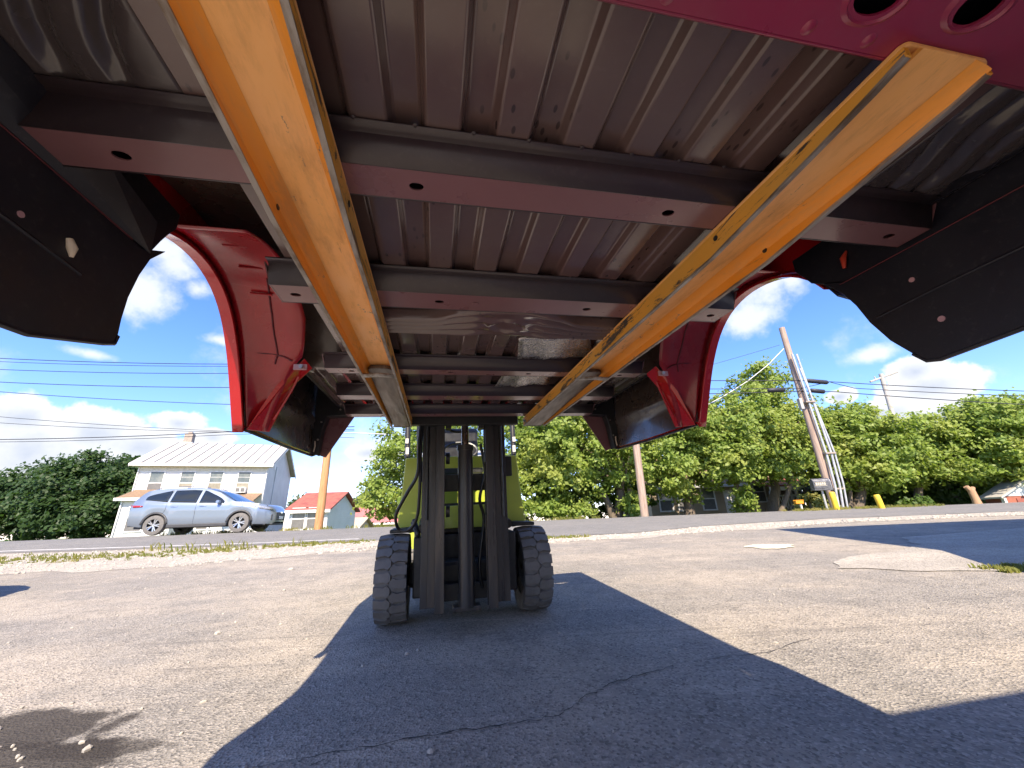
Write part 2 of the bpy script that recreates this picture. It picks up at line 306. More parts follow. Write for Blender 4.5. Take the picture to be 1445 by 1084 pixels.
# ------------------------------------------------------------------ mesh helpers
class MB:
    def __init__(s): s.v = []; s.f = []
    def add(s, vs, fs):
        k = len(s.v); s.v += [tuple(p) for p in vs]; s.f += [tuple(i+k for i in f) for f in fs]; return s
    def hexa(s, p): return s.add(p, [(0,3,2,1),(4,5,6,7),(0,1,5,4),(1,2,6,5),(2,3,7,6),(3,0,4,7)])
    def box(s, x0, x1, y0, y1, z0, z1):
        return s.hexa([(x0,y0,z0),(x1,y0,z0),(x1,y1,z0),(x0,y1,z0),(x0,y0,z1),(x1,y0,z1),(x1,y1,z1),(x0,y1,z1)])
    def prism(s, poly, vec):
        n = len(poly); vec = Vector(vec); a = [Vector(p) for p in poly]; b = [p+vec for p in a]
        return s.add(a+b, [tuple(range(n-1,-1,-1)), tuple(range(n,2*n))]+[(i,(i+1)%n,n+(i+1)%n,n+i) for i in range(n)])
    def tube(s, pts, r, n=8, cap=True):
        pts = [Vector(p) for p in pts]; m = len(pts); rs = r if isinstance(r, (list, tuple)) else [r]*m
        vs = []; ref = None
        for i, p in enumerate(pts):
            t = (pts[min(i+1,m-1)]-pts[max(i-1,0)]).normalized()
            if ref is None: ref = t.orthogonal().normalized()
            ref = (ref - t*ref.dot(t)).normalized(); q = t.cross(ref)
            for k in range(n):
                a = 2*math.pi*k/n; vs.append(p+(ref*math.cos(a)+q*math.sin(a))*rs[i])
        fs = [(i*n+k, i*n+(k+1)%n, (i+1)*n+(k+1)%n, (i+1)*n+k) for i in range(m-1) for k in range(n)]
        if cap: fs += [tuple(range(n-1,-1,-1)), tuple((m-1)*n+k for k in range(n))]
        return s.add(vs, fs)
    def grid(s, rows, closed=False):
        m = len(rows); n = len(rows[0]); fs = []
        for i in range(m-1):
            for k in range(n if closed else n-1): fs.append((i*n+k, i*n+(k+1)%n, (i+1)*n+(k+1)%n, (i+1)*n+k))
        return s.add([p for r in rows for p in r], fs)
    def poly(s, pts): return s.add(pts, [tuple(range(len(pts)))])
    def lathe(s, prof, axis_pt, axis='y', n=32):          # prof: (offset along axis, radius)
        rows = []
        for k in range(n+1):
            a = 2*math.pi*k/n; row = []
            for (o, r) in prof:
                c, q = math.cos(a)*r, math.sin(a)*r
                d = (o, c, q) if axis == 'x' else ((c, o, q) if axis == 'y' else (c, q, o))
                row.append((axis_pt[0]+d[0], axis_pt[1]+d[1], axis_pt[2]+d[2]))
            rows.append(row)
        return s.grid(rows)
    def build(s, name, m, parent=None, off=(0,0,0), smooth=None, bevel=0, solid=0, solid_off=0, seg=2, weld=False):
        me = bpy.data.meshes.new(name); me.from_pydata([(p[0]-off[0], p[1]-off[1], p[2]-off[2]) for p in s.v], [], s.f); me.update()
        if weld or smooth:
            bm = bmesh.new(); bm.from_mesh(me); bmesh.ops.remove_doubles(bm, verts=bm.verts, dist=1e-5); bmesh.ops.recalc_face_normals(bm, faces=bm.faces); bm.to_mesh(me); bm.free()
        me.materials.append(MT[m] if isinstance(m, str) else m)
        if smooth:
            me.shade_smooth(); me.set_sharp_from_angle(angle=math.radians(smooth))
        o = bpy.data.objects.new(name, me); col.objects.link(o)
        if parent is not None: o.parent = parent
        if solid:
            d = o.modifiers.new('solid', 'SOLIDIFY'); d.thickness = solid; d.offset = solid_off
        if bevel:
            d = o.modifiers.new('bevel', 'BEVEL'); d.width = bevel; d.segments = seg; d.limit_method = 'ANGLE'; d.angle_limit = math.radians(40)
        return o
def empty(name, loc=(0,0,0), rz=0, matrix=None):
    o = bpy.data.objects.new(name, None); col.objects.link(o); o.empty_display_size = .2
    if matrix is not None: o.matrix_world = matrix
    else: o.location = loc; o.rotation_euler = (0, 0, rz)
    return o
def tag(o, label=None, cat=None, group=None, kind=None):
    if label: o['label'] = label
    if cat: o['category'] = cat
    if group: o['group'] = group
    if kind: o['kind'] = kind
    return o
def plate_holes(outer, holes, thick, to3):
    """flat plate with real holes; 2-D outlines mapped by to3(x, y, h)"""
    bm = bmesh.new(); edges = []
    for loop in [outer]+holes:
        vs = [bm.verts.new((p[0], p[1], 0)) for p in loop]
        edges += [bm.edges.new((vs[i], vs[(i+1) % len(vs)])) for i in range(len(vs))]
    r = bmesh.ops.triangle_fill(bm, use_beauty=True, use_dissolve=False, edges=edges)
    bm.verts.index_update(); bm.verts.ensure_lookup_table()
    base = [(v.co.x, v.co.y) for v in bm.verts]; tris = [tuple(v.index for v in f.verts) for f in bm.faces]; n = len(base); bm.free()
    mb = MB(); fs = [t for t in tris]+[tuple(i+n for i in reversed(t)) for t in tris]
    k = 0
    for loop in [outer]+holes:
        m = len(loop); fs += [(k+i, k+(i+1) % m, n+k+(i+1) % m, n+k+i) for i in range(m)]; k += m
    mb.add([to3(x, y, 0) for x, y in base]+[to3(x, y, thick) for x, y in base], fs); return mb
def oval(cx, cy, rx, ry, n=14): return [(cx+rx*math.cos(2*math.pi*i/n), cy+ry*math.sin(2*math.pi*i/n)) for i in range(n)]
def lerp(a, b, t): return a+(b-a)*t
def interp(x, tab): return float(np.interp(x, [a for a, _ in tab], [b for _, b in tab]))

# ------------------------------------------------------------------ ground
_K = [(-400,-2),(-60,-1.2),(-10,-.51),(0,0),(3,.153),(6,.335),(9,.545),(11,.665),(13.5,.765),(15,.785),(17,.77),(22,.6),(40,.0),(100,-2),(400,-4),(3000,-4)]
_KY = np.array([k[0] for k in _K], float); _KZ = np.array([k[1] for k in _K], float)
_h = np.diff(_KY); _d = np.diff(_KZ)/_h; _m = np.zeros(len(_KY))
for i in range(1, len(_KY)-1):
    if _d[i-1]*_d[i] > 0:
        w1 = 2*_h[i]+_h[i-1]; w2 = _h[i]+2*_h[i-1]; _m[i] = (w1+w2)/(w1/_d[i-1]+w2/_d[i])
_m[0] = _d[0]; _m[-1] = _d[-1]
def zg(x, y):
    x = np.asarray(x, float); y = np.asarray(y, float)
    i = np.clip(np.searchsorted(_KY, y)-1, 0, len(_h)-1); t = (y-_KY[i])/_h[i]
    p = (2*t**3-3*t**2+1)*_KZ[i]+(t**3-2*t**2+t)*_h[i]*_m[i]+(-2*t**3+3*t**2)*_KZ[i+1]+(t**3-t**2)*_h[i]*_m[i+1]
    s = .0132+(.005-.0132)*np.clip((y-4)/7, 0, 1)
    return p+s*25*np.tanh(x/25)
def Z(x, y): return float(zg(x, y))
def sheet(name, m, xs, y0, y1, lift, ny, kind='structure'):
    rows = []
    for x in xs:
        a = y0(x) if callable(y0) else y0; b = y1(x) if callable(y1) else y1
        ys = np.linspace(a, b, ny); rows.append([(x, yy, Z(x, yy)+lift) for yy in ys])
    o = MB().grid(rows).build(name, m, smooth=60); tag(o, kind=kind); return o
def build_ground():
    xs = np.concatenate([[-3000,-800,-300,-120,-70], np.arange(-50, 50.1, 1.0), [70,120,300,800,3000]])
    ys = np.concatenate([[-400,-150,-60,-30,-20], np.arange(-12, 30.1, .75), [34,40,50,70,100,160,260,400,800,1600,3000]])
    rows = []
    for x in xs:
        z = zg(np.full(len(ys), x), ys)
        inside = (np.abs(x) < 41) & (ys > -14) & (ys < 14.6)
        rows.append([(x, yy, zz-(.05 if ins else 0)) for yy, zz, ins in zip(ys, z, inside)])
    tag(MB().grid(rows).build('ground', 'field', smooth=60), kind='structure')
    xs = np.arange(-40, 40.1, .5)
    lot = sheet('parking_lot', 'lot', xs, -12, 9.6, 0.0, 72)
    def near(x): return interp(x, [(-40, 9.6), (-11.6, 9.25), (-6, 8.80), (-3, 8.78), (0, 7.95), (2.3, 8.05), (4.1, 8.85), (7, 9.35), (12, 9.2), (40, 9.6)])
    sheet('road', 'road', xs, near, lambda x: 14.5+.3*math.sin(x*.2), .006, 14)
    # pale gravel shoulder between lot and road
    def sh0(x): return interp(x, [(-40, 6.6), (-9, 6.2), (-5.1, 6.35), (-3.6, 6.95), (-2.4, 7.9), (-1, 7.45), (.6, 7.1), (2.3, 7.3), (4.2, 7.7), (6.5, 8.3), (12, 8.35), (40, 8.6)])+.10*math.sin(x*2.3)+.06*math.sin(x*5.1)
    def sh1(x): return max(sh0(x)+.05, near(x)-interp(x, [(-9, .25), (-3, .35), (-1, .25), (3, .05), (40, .1)]))+.04*math.sin(x*3.7)
    sheet('gravel_shoulder', 'concrete', np.arange(-40, 40.1, .25), sh0, sh1, .004, 8)
    def edge_line(x): return near(x)+.28
    sheet('edge_line', 'line', np.arange(-40, -3.4, .5), edge_line, lambda x: edge_line(x)+.11, .010, 3)
    # concrete pad at the right and round patch
    pts = [(3.05, 4.10), (3.3, 4.42), (3.75, 4.72), (4.4, 4.86), (4.95, 5.22), (5.4, 5.9), (9, 6.6), (16, 7.0), (16, 4.2), (9, 3.9), (5.2, 3.55), (4.4, 3.70), (4.0, 3.66), (3.5, 3.85)]
    fine = []
    for i in range(len(pts)):
        a, b = Vector((*pts[i], 0)), Vector((*pts[(i+1) % len(pts)], 0)); m = max(2, int((b-a).length/.09))
        if (b-a).length > 3: m = 2
        for k in range(m): q = a.lerp(b, k/m); fine.append((q.x+random.uniform(-.035, .035), q.y+random.uniform(-.03, .03)))
    pts = fine
    tag(MB().poly([(x, y, Z(x, y)+.006) for x, y in pts]).build('concrete_pad', 'concrete'), kind='structure')
    pts = [(3.40+(.30+.05*math.sin(5*a)+.02*math.sin(13*a))*math.cos(a), 5.65+(.21+.03*math.sin(3*a+1)+.012*math.sin(17*a))*math.sin(a)) for a in np.linspace(0, 2*math.pi, 60)[:-1]]
    tag(MB().poly([(x, y, Z(x, y)+.008) for x, y in pts]).build('concrete_patch', 'patch'), kind='structure')
    # cracks in the asphalt: thin dark strips laid on the surface
    def crack(path, wd):
        rows = []
        prev = None
        P = []
        for i in range(len(path)-1):
            a = Vector((*path[i], 0)); b = Vector((*path[i+1], 0))
            for k in range(9):
                q = a.lerp(b, k/9); P.append((q.x+random.uniform(-.012, .012), q.y+random.uniform(-.010, .010)))
        P.append(path[-1])
        for i, (x, y) in enumerate(P):
            w = wd*random.uniform(.4, 1.3)*min(1, 6*min(i, len(P)-1-i)/len(P)+.1)
            rows.append([(x, y-w, Z(x, y-w)+.0035), (x, y+w, Z(x, y+w)+.0035)])
        o = MB().grid(rows).build('asphalt_crack', 'crack', parent=lot)
    crack([(-.95, 1.52), (-.62, 1.60), (-.30, 1.68), (-.02, 1.72), (.14, 1.76), (.24, 1.88), (.40, 2.0), (.62, 2.10), (.80, 2.18)], .003)
    crack([(.8, 2.18), (1.2, 2.24), (1.55, 2.4)], .0018)
    crack([(-.62, 1.60), (-.75, 1.40), (-.80, 1.2)], .003)
build_ground()

# ------------------------------------------------------------------ pickup bed held up by the forks
ARCH = [(-1.905,-.20),(-1.885,-.17),(-1.84,-.10),(-1.80,.01),(-1.755,.12),(-1.70,.205),(-1.62,.265),(-1.51,.30),(-1.40,.308),(-1.28,.275),(-1.19,.205),(-1.105,.085),(-1.035,-.055),(-.985,-.16),(-.972,-.185)]
def smooth_poly(P, n):
    P = np.array(P); d = np.concatenate([[0], np.cumsum(np.linalg.norm(np.diff(P, axis=0), axis=1))]); t = np.linspace(0, d[-1], n)
    Q = np.stack([np.interp(t, d, P[:, 0]), np.interp(t, d, P[:, 1])], 1)
    for _ in range(3): Q[1:-1] = .25*Q[:-2]+.5*Q[1:-1]+.25*Q[2:]
    return [tuple(q) for q in Q]
ARC = smooth_poly(ARCH, 40)
VN, VF = -2.46, 0.0                      # near and far end of the bed
def build_bed():
    root = empty('truck_bed', matrix=bed_matrix(0, 0, 0))
    tag(root, 'red pickup truck bed seen from below, carried on two orange fork extensions', 'truck bed')
    # --- ribbed floor
    per, hi, lo = .1235, .140, .119
    def rib_w(u):
        t = ((u+.028)/per) % 1.0
        return interp(t, [(0, lo), (.42, lo), (.50, hi), (.86, hi), (.94, lo), (1, lo)])
    us = []
    k0 = -6
    for k in range(k0, 7):
        for t in (0, .42, .50, .86, .94): us.append(k*per-.028+t*per)
    us = [u for u in us if -.62 < u < .62]
    us = [-.645]+us+[.645]
    vs = [-2.42, -2.30, -2.13, -2.0, -1.7, -1.55, -1.3, -1.0, -.8, -.55, -.3, .0015]
    rows = [[(u, v, rib_w(u) if abs(u) < .62 else lo) for v in vs] for u in us]
    MB().grid(rows).build('ribbed_floor', 'floor', root, smooth=25, weld=True, bevel=.0035)
    # --- outer floor strips with pressed beads, near end and far end on each side
    for sgn in (-1, 1):
        def strip(v0, v1, nv, bead):
            rows = []
            for i in range(31):
                u = .645+(.885-.645)*i/30; row = []
                for j in range(nv+1):
                    v = lerp(v0, v1, j/nv); w = lo
                    if bead:
                        for (ub, amp, wd) in ((.690, .016, .013), (.765, .018, .016), (.835, .014, .012)):
                            c = ub+.030*math.tanh((v+2.22)/.05); w += amp*math.exp(-((u-c)/wd)**4)*(1/(1+math.exp((v+2.135)/.012)))
                    else:
                        w += .016*(.5+.5*math.tanh(8*math.sin((u-.645)/.06*math.pi)))
                    row.append((sgn*u, v, w))
                rows.append(row)
            return MB().grid(rows)
        strip(-2.42, -1.96, 40, True).build('floor_side', 'floor_dark', root, smooth=50, solid=.002, solid_off=1 if sgn < 0 else -1)
        strip(-.86, -.02, 10, False).build('floor_side', 'brown_in' if sgn > 0 else 'floor', root, smooth=50, solid=.002)
        # wheel tub over the tyre space
        prof = [(-1.96, .119), (-1.93, .16), (-1.86, .28), (-1.72, .38), (-1.55, .425), (-1.40, .435), (-1.25, .42), (-1.08, .36), (-.95, .25), (-.88, .15), (-.86, .119)]
        pr = smooth_poly(prof, 30)
        mb = MB(); mb.grid([[(sgn*u, v, w) for (v, w) in pr] for u in (.645, .70, .78, .86, .95, 1.022)])
        mb.grid([[(sgn*.645, v, lo) for (v, w) in pr], [(sgn*.645, v, w) for (v, w) in pr]])
        mb.build('wheel_tub', 'brown_in', root, smooth=50)
        # inner bed wall and top rail
        MB().box(min(sgn*.862, sgn*.870), max(sgn*.862, sgn*.870), VN, -1.965, .112, .56).build('inner_wall', 'side_dark', root); MB().box(min(sgn*.862, sgn*.870), max(sgn*.862, sgn*.870), -.855, -.02, .112, .56).build('inner_wall', 'side_dark', root)
        MB().prism([(sgn*.871, VN-.012, -.14), (sgn*1.125, VN-.012, -.14), (sgn*1.145, VN-.012, .0), (sgn*1.10, VN-.012, .2), (sgn*1.035, VN-.012, .4), (sgn*1.035, VN-.012, .599), (sgn*.871, VN-.012, .599)], (0, .011, 0)).build('near_end_panel', 'red', root)  # unseen end closure, added to stop sun leaking through the bedside
        MB().box(min(sgn*.86, sgn*1.035), max(sgn*.86, sgn*1.035), VN, VF, .561, .60).build('top_rail', 'red', root, bevel=.01)
        MB().prism([(sgn*.862, v, w+.002) for v, w in pr]+[(sgn*.862, -.856, .56), (sgn*.862, -1.964, .56)], (sgn*.008, 0, 0)).build('inner_wall', 'side_dark', root)
        # --- outer skin with the wheel opening
        def botw(v): return interp(v, [(-2.46, -.07), (-1.95, -.07), (-1.80, .05), (-1.755, .13)]) if v < -1.5 else interp(v, [(-.972, -.185), (-.5, -.19), (-.06, -.185), (0, -.165)])
        ARS = [q for q in ARC if not (q[0] < -1.7 and q[1] < .13)]
        cols = [(VN+(ARS[0][0]-VN)*i/6, None) for i in range(6)]+ARS+[(-.972+(.972)*i/9, None) for i in range(1, 10)]
        def FL_(v): return .11/(1+math.exp((v+1.86)/.035))
        def U(w, v=0): return sgn*(1.03+FL_(v)*math.exp(-((w-.0)/.22)**2)-.022*max(0, (.05-w)/.25)**2-.015*max(0, (w-.2)/.4)**2)
        rows = []
        for (v, w0) in cols:
            w0 = botw(v) if w0 is None else w0
            rows.append([(U(w0+(.56-w0)*t, v), v, w0+(.56-w0)*t) for t in (0, .06, .15, .3, .5, .75, 1)])
        skin = MB().grid(rows).build('side_skin', 'red', root, smooth=45, solid=.004)
        # dark primed back of the skin, 12 mm inside it, far of the wheel opening
        rows = []
        for i in range(13):
            v = -.985+(.965)*i/12; w0 = botw(v)+.012
            rows.append([(U(w)-sgn*(.012+.02*math.exp(-((w-.02)/.03)**2)), v, w) for w in np.linspace(w0, .55, 22)])
        MB().grid(rows).build('skin_backing', 'brown_in', root, smooth=50)
        # rolled lip round the opening
        MB().grid([[(sgn*(1.036), v, w+.001) for v, w in ARS], [(sgn*1.036, v-(v+1.4)*.035, w-.014) for v, w in ARS], [(sgn*1.000, v-(v+1.4)*.04, w-.016) for v, w in ARS], [(sgn*.997, v-(v+1.4)*.035, w-.008) for v, w in ARS]]).build('arch_lip', 'red', root, smooth=40, solid=.003)
        # hem along the far bottom edge
        MB().tube([(U(-.185)-sgn*.004, v, botw(v)) for v in np.linspace(-.965, -.01, 14)], .0065, 6).build('bottom_hem', 'side_dark', root, smooth=60)
        # --- red wheel-arch liner: far half of the arch, curved toward the bed centre
        far = [q for q in ARC if q[0] > -1.62]
        mb = MB(); rows = []
        nf = len(far)
        for i, (v, w) in enumerate(far):
            t = i/(nf-1)
            inner = interp(t, [(0, .80), (.25, .775), (.5, .765), (.66, .79), (.72, .84), (.85, .895), (1, .955)])
            row = []
            for k in range(13):
                s_ = k/12; u = lerp(1.0, inner, s_)
                off = .012*math.sin(math.pi*min(1, s_*1.15))
                bead = .010*math.exp(-((s_-.80)/.05)**2)*(1 if t > .35 else 0)
                row.append((sgn*u, v+.010+.10*s_*max(0, t-.25)+off*.7, w+.008+off*.6-bead))
            rows.append(row)
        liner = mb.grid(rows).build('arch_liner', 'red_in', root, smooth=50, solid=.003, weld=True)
        # lower corner of the liner, folded triangular foot with two pressed ribs
        ft = MB(); P = [(1.0, -.975, -.185), (.955, -.88, -.178), (.86, -.93, .02), (.79, -.955, .085), (.80, -1.03, .10), (.90, -1.02, -.02)]
        ft.prism([(sgn*a, b+.012, c) for a, b, c in P], (0, .006, 0)); ft.build('liner_foot', 'red', liner, bevel=.003)
        for d in (.0, .028):
            MB().tube([(sgn*(.955-d), -.905-.1*d, -.150+d*.6), (sgn*(.895-d), -.925, -.02+d*.3), (sgn*(.862-d*.8), -.945, .045)], .006, 6).build('pressed_rib', 'red', liner, smooth=60)
        for k in range(3):
            v, w = far[4+3*k]; MB().tube([(sgn*.93, v+.005, w+.012), (sgn*.86, v+.012, w+.014)], .0045, 6).build('pressed_bead', 'red_in', liner, smooth=60)
        seam = []
        for i, (v, w) in enumerate(far):
            t = i/(nf-1)
            if .30 < t < .74: seam.append((sgn*lerp(1.0, interp(t, [(0, .80), (.25, .775), (.5, .765), (.66, .79), (.72, .84), (.85, .895), (1, .955)]), .60+.10*math.sin(t*9)), v+.010+.10*.6*max(0, t-.25)+.004, w+.008+.004))
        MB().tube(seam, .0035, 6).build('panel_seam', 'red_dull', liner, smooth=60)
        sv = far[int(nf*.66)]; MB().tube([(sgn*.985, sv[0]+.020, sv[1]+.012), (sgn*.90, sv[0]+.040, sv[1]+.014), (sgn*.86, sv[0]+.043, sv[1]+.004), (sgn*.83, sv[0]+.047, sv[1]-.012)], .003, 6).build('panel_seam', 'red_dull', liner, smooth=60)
        tb = MB(); tb.box(min(sgn*.765, sgn*.815), max(sgn*.765, sgn*.815), -1.085, -1.078, .028, .052); tb.build('mounting_tab', 'pink', root, bevel=.002)
        MB().tube([(sgn*.785, -1.086, .040), (sgn*.785, -1.096, .040)], .008, 8).build('bolt', 'zinc', root, smooth=50)
        # --- near side panel (dark back), ahead of the opening
        nr = [q for q in ARC if q[0] < -1.70]
        edge = [(VN, -.20)]+[(v, w) for v, w in nr]
        dv = 0 if sgn < 0 else -.02
        MB().prism([(sgn*.886, v, w) for v, w in [(VN, .21), (VN, .02), (-1.79 if sgn < 0 else -1.885, .03)]+[(q[0]+dv, q[1]) for q in nr if q[1] > (.05 if sgn < 0 else .10)]+[(nr[-1][0]+dv, .21)]], (sgn*.005, 0, 0)).build('near_side_panel', 'side_dark', root, bevel=.002)
        if sgn < 0: lw = [(-1.97, -.222), (-1.84, -.182), (-1.815, -.172), (-1.812, -.155), (-1.814, -.12), (-1.812, -.07), (-1.800, -.01), (-1.783, .04), (-1.745, .088), (-1.81, .048)]
        else: lw = [(-2.15, -.222), (-2.01, -.236), (-1.985, -.230), (-1.965, -.205), (-1.93, -.155), (-1.90, -.09), (-1.882, -.03), (-1.86, .02), (-1.815, .082), (-1.88, .048)]
        low = [(VN, .048), (VN, -.245 if sgn < 0 else -.205)]+lw
        MB().prism([(sgn*.8795, v, w) for v, w in low], (sgn*.005, 0, 0)).build('near_lower_panel', 'side_dark', root, bevel=.002)
        if sgn < 0: MB().prism([(-.825, VN, .117), (-.835, -2.0, .117), (-.858, -1.82, .110), (-.8775, -1.79, .05), (-.8775, VN, .05)], (-.004, 0, .001)).build('closing_strip', 'side_dark', root)
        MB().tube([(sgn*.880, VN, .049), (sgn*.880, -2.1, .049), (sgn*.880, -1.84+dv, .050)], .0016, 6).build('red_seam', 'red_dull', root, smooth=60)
        MB().tube([(sgn*.882, low[1][0], low[1][1])]+[(sgn*.882, a_, b_) for a_, b_ in lw[:4]], .005, 6).build('panel_hem', 'side_dark', root, smooth=60)
        MB().tube([(sgn*.880, -2.35, -.06), (sgn*.880, -2.05, -.075), (sgn*.881, -1.92, -.085)], .004, 8).build('panel_bead', 'side_dark', root, smooth=60)
        MB().prism([(sgn*.885, -1.76, .19), (sgn*1.03, -1.70, .20), (sgn*1.03, -1.78, .05), (sgn*.90, -1.83, .03)], (0, -.004, .003)).build('arch_closing_panel', 'side_dark', root)
        # --- far end: black gusset and end panel
        mb = MB(); mb.prism([(sgn*.80, -.10, .065), (sgn*.80, -.10, .135), (sgn*1.005, -.10, .30), (sgn*1.012, -.10, -.165), (sgn*.975, -.10, -.185), (sgn*.955, -.10, -.02), (sgn*.935, -.10, .055)], (0, .07, 0))
        mb.build('corner_gusset', 'black', root, bevel=.004)
        e = MB(); e.prism([(sgn*.792, -.012, .07), (sgn*.85, -.012, .559), (sgn*1.02, -.012, .559), (sgn*1.012, -.012, -.165), (sgn*.945, -.012, -.19)], (0, .008, 0)); e.build('end_panel', 'beam', root, bevel=.003)
        MB().tube([(sgn*.99, -.104, -.10), (sgn*.985, -.11, -.13), (sgn*.992, -.105, -.165)], .004, 6).build('wire_clip', 'clip_white', root, smooth=60)
        for (w_, s_) in ((.10, .86), (.02, .965), (-.09, .975)):
            MB().tube([(sgn*s_, -.099, w_), (sgn*s_, -.104, w_)], .006, 8).build('bolt', 'zinc', root)
    # small clips and screws on the near panels
    MB().tube([(.884, -1.900, .135), (.876, -1.892, .115), (.878, -1.886, .088)], [.003, .008, .004], 8).build('retaining_clip', 'clip_red', root, smooth=60)
    for (u, v, w, r) in ((.8795, -2.016, -.031, .006), (.8795, -2.04, -.148, .007), (-.886, -1.986, .06, .005), (-.8795, -2.036, -.055, .005)):
        MB().tube([(u, v, w), (u-math.copysign(.002, u), v, w)], r, 10).build('screw', 'pink', root)
    MB().tube([(-.880, -1.958, -.040), (-.876, -1.953, -.054), (-.878, -1.947, -.068)], [.006, .008, .003], 8).build('retaining_clip', 'clip_white', root, smooth=60)
    # --- crossmembers: hat sections with real holes
    cms = [(-2.087, -2.016, .868, [-.765, -.30, .215, .80]), (-1.668, -1.578, .685, [-.64, -.255, .20, .64]), (-1.016, -.950, .715, [-.62, -.20, .16, .62]), (-.588, -.50, .765, [-.5, -.03, .5]), (-.145, -.058, .815, [-.6, -.2, .3])]
    for i, (v0, v1, half, holes) in enumerate(cms):
        c = empty('crossmember'); c.parent = root
        ch = .035
        outer = [(-half, v0), (half, v0), (half, v1), (-half, v1)]
        hl = [oval(h, (v0+v1)/2+.002, .0135, .0095) for h in holes]
        plate_holes(outer, hl, .003, lambda x, y, h: (x, y, .061+h)).build('bottom_plate', 'beam', c)
        mb = MB(); top = .118
        for (a, b, f) in ((v0, v0-.024, -.016), (v1, v1+.024, .016)):
            q = 1 if f > 0 else -1
            mb.grid([[(x, a+q*.0005, .0605), (x, b-q*.008, top-.004), (x, b, top-.002), (x, b+f, top-.002)] for x in np.linspace(-half-.005, half+.005, 9)])
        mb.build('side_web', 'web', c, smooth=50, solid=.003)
        for sgn in (-1, 1): MB().prism([(sgn*(half+.001), v0, .061), (sgn*(half+.001), v1, .061), (sgn*(half+.012), v1+.02, .116), (sgn*(half+.012), v0-.02, .116)], (sgn*.003, 0, 0)).build('end_cap', 'beam', c)
        for k in range(2 if i in (1, 3) else 0):
            MB().tube([(.35-.5*k, (v0+v1)/2, .0608), (.35-.5*k, (v0+v1)/2, .0575)], .010, 6).build('bolt_head', 'beam', c)
    for (vv, nn) in ((-2.127, 13), (-1.976, 13), (-1.708, 11), (-1.538, 11)):
        for k in range(nn):
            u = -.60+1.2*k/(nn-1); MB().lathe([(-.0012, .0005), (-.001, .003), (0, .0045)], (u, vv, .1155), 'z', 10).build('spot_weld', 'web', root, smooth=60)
    # --- pressed brace between the crossmembers, ribbed with a central oval
    rows = []
    for i in range(81):
        u = -.52+1.0*i/80; ce = -.03
        hw = .058+.042*(1/(1+math.exp((abs(u-ce)-.20)/.022))); vc = -1.465+.012*math.tanh((abs(u-ce)-.2)*20); row = []
        for j in range(41):
            s_ = -1+2*j/40; v = vc+s_*hw
            rib = .011*math.cos(s_*math.pi*4.0)*(1-math.exp(-((u-ce)/.11)**4))*(1 if abs(s_) < .92 else 0)
            el = math.hypot((u-ce)/.062, (v-vc)/.040); ring = .011*math.exp(-((el-1)/.13)**2)
            edge = .030*max(0, abs(s_)-.84)/.16
            row.append((u, v, .066+rib-ring+edge*(1 if abs(s_) < 1 else 1)))
        rows.append(row)
    MB().grid(rows).build('pressed_brace', 'floor', root, smooth=60, solid=.003)
    # --- foil heat shields
    for P in ([(.05, -1.30), (.33, -1.33), (.43, -1.12), (.09, -1.08)], [(.06, -.93), (.30, -.96), (.33, -.70), (.05, -.64)]):
        rows = []
        for i in range(13):
            a = Vector((*P[0], 0)).lerp(Vector((*P[1], 0)), i/12); b = Vector((*P[3], 0)).lerp(Vector((*P[2], 0)), i/12)
            rows.append([(*(a.lerp(b, j/12)).xy, .096+random.uniform(-.003, .003)+.004*math.sin(i*.9)) for j in range(13)])
        MB().grid(rows).build('heat_shield', 'foil', root, smooth=70, solid=.001)
    # --- near sill with oval openings
    sill = empty('near_sill'); sill.parent = root
    outer = [(-.90, -2.372), (.90, -2.372), (.90, -2.56), (-.90, -2.56)]
    hl = [oval(.262, -2.426, .030, .019, 20), oval(.402, -2.440, .026, .024, 20), oval(-.30, -2.43, .03, .019, 20), oval(-.45, -2.44, .026, .024, 20)]
    MB().box(-.90, .90, -2.56, -2.38, .112, .118).build('sill_top', 'side_dark', sill)
    plate_holes(outer, hl, .004, lambda x, y, h: (x, y, .060+h)).build('sill_plate', 'magenta', sill)
    for (x, y) in ((.262, -2.426), (.402, -2.440)):
        ring = [oval(x, y, .030*f, .021*f, 24) for f in (1.05, 1.25, 1.5)]
        MB().grid([[(p[0], p[1], .0598+h) for p in r]+[(r[0][0], r[0][1], .0598+h)] for r, h in zip(ring, (.004, -.003, .0004))]).build('hole_rim', 'magenta', sill, smooth=60)
    MB().grid([[(x, -2.371, .0605), (x, -2.366, .066), (x, -2.364, .119)] for x in np.linspace(-.9, .9, 5)]).build('sill_web', 'magenta', sill, smooth=50, solid=.003)
    for x in (.005, .205, .30, .38, -.15):
        MB().lathe([(-.0035, .0005), (-.003, .006), (0, .0095)], (x, -2.385, .0602), 'z', 14).build('spot_weld', 'magenta', sill, smooth=60)
    MB().box(-1.03, 1.03, -2.575, -2.562, .058, .60).build('bulkhead', 'red', root, bevel=.004)
    MB().box(-1.02, 1.02, .002, .012, .122, .60).build('tail_panel', 'red', root, bevel=.003)
    return root
build_bed()

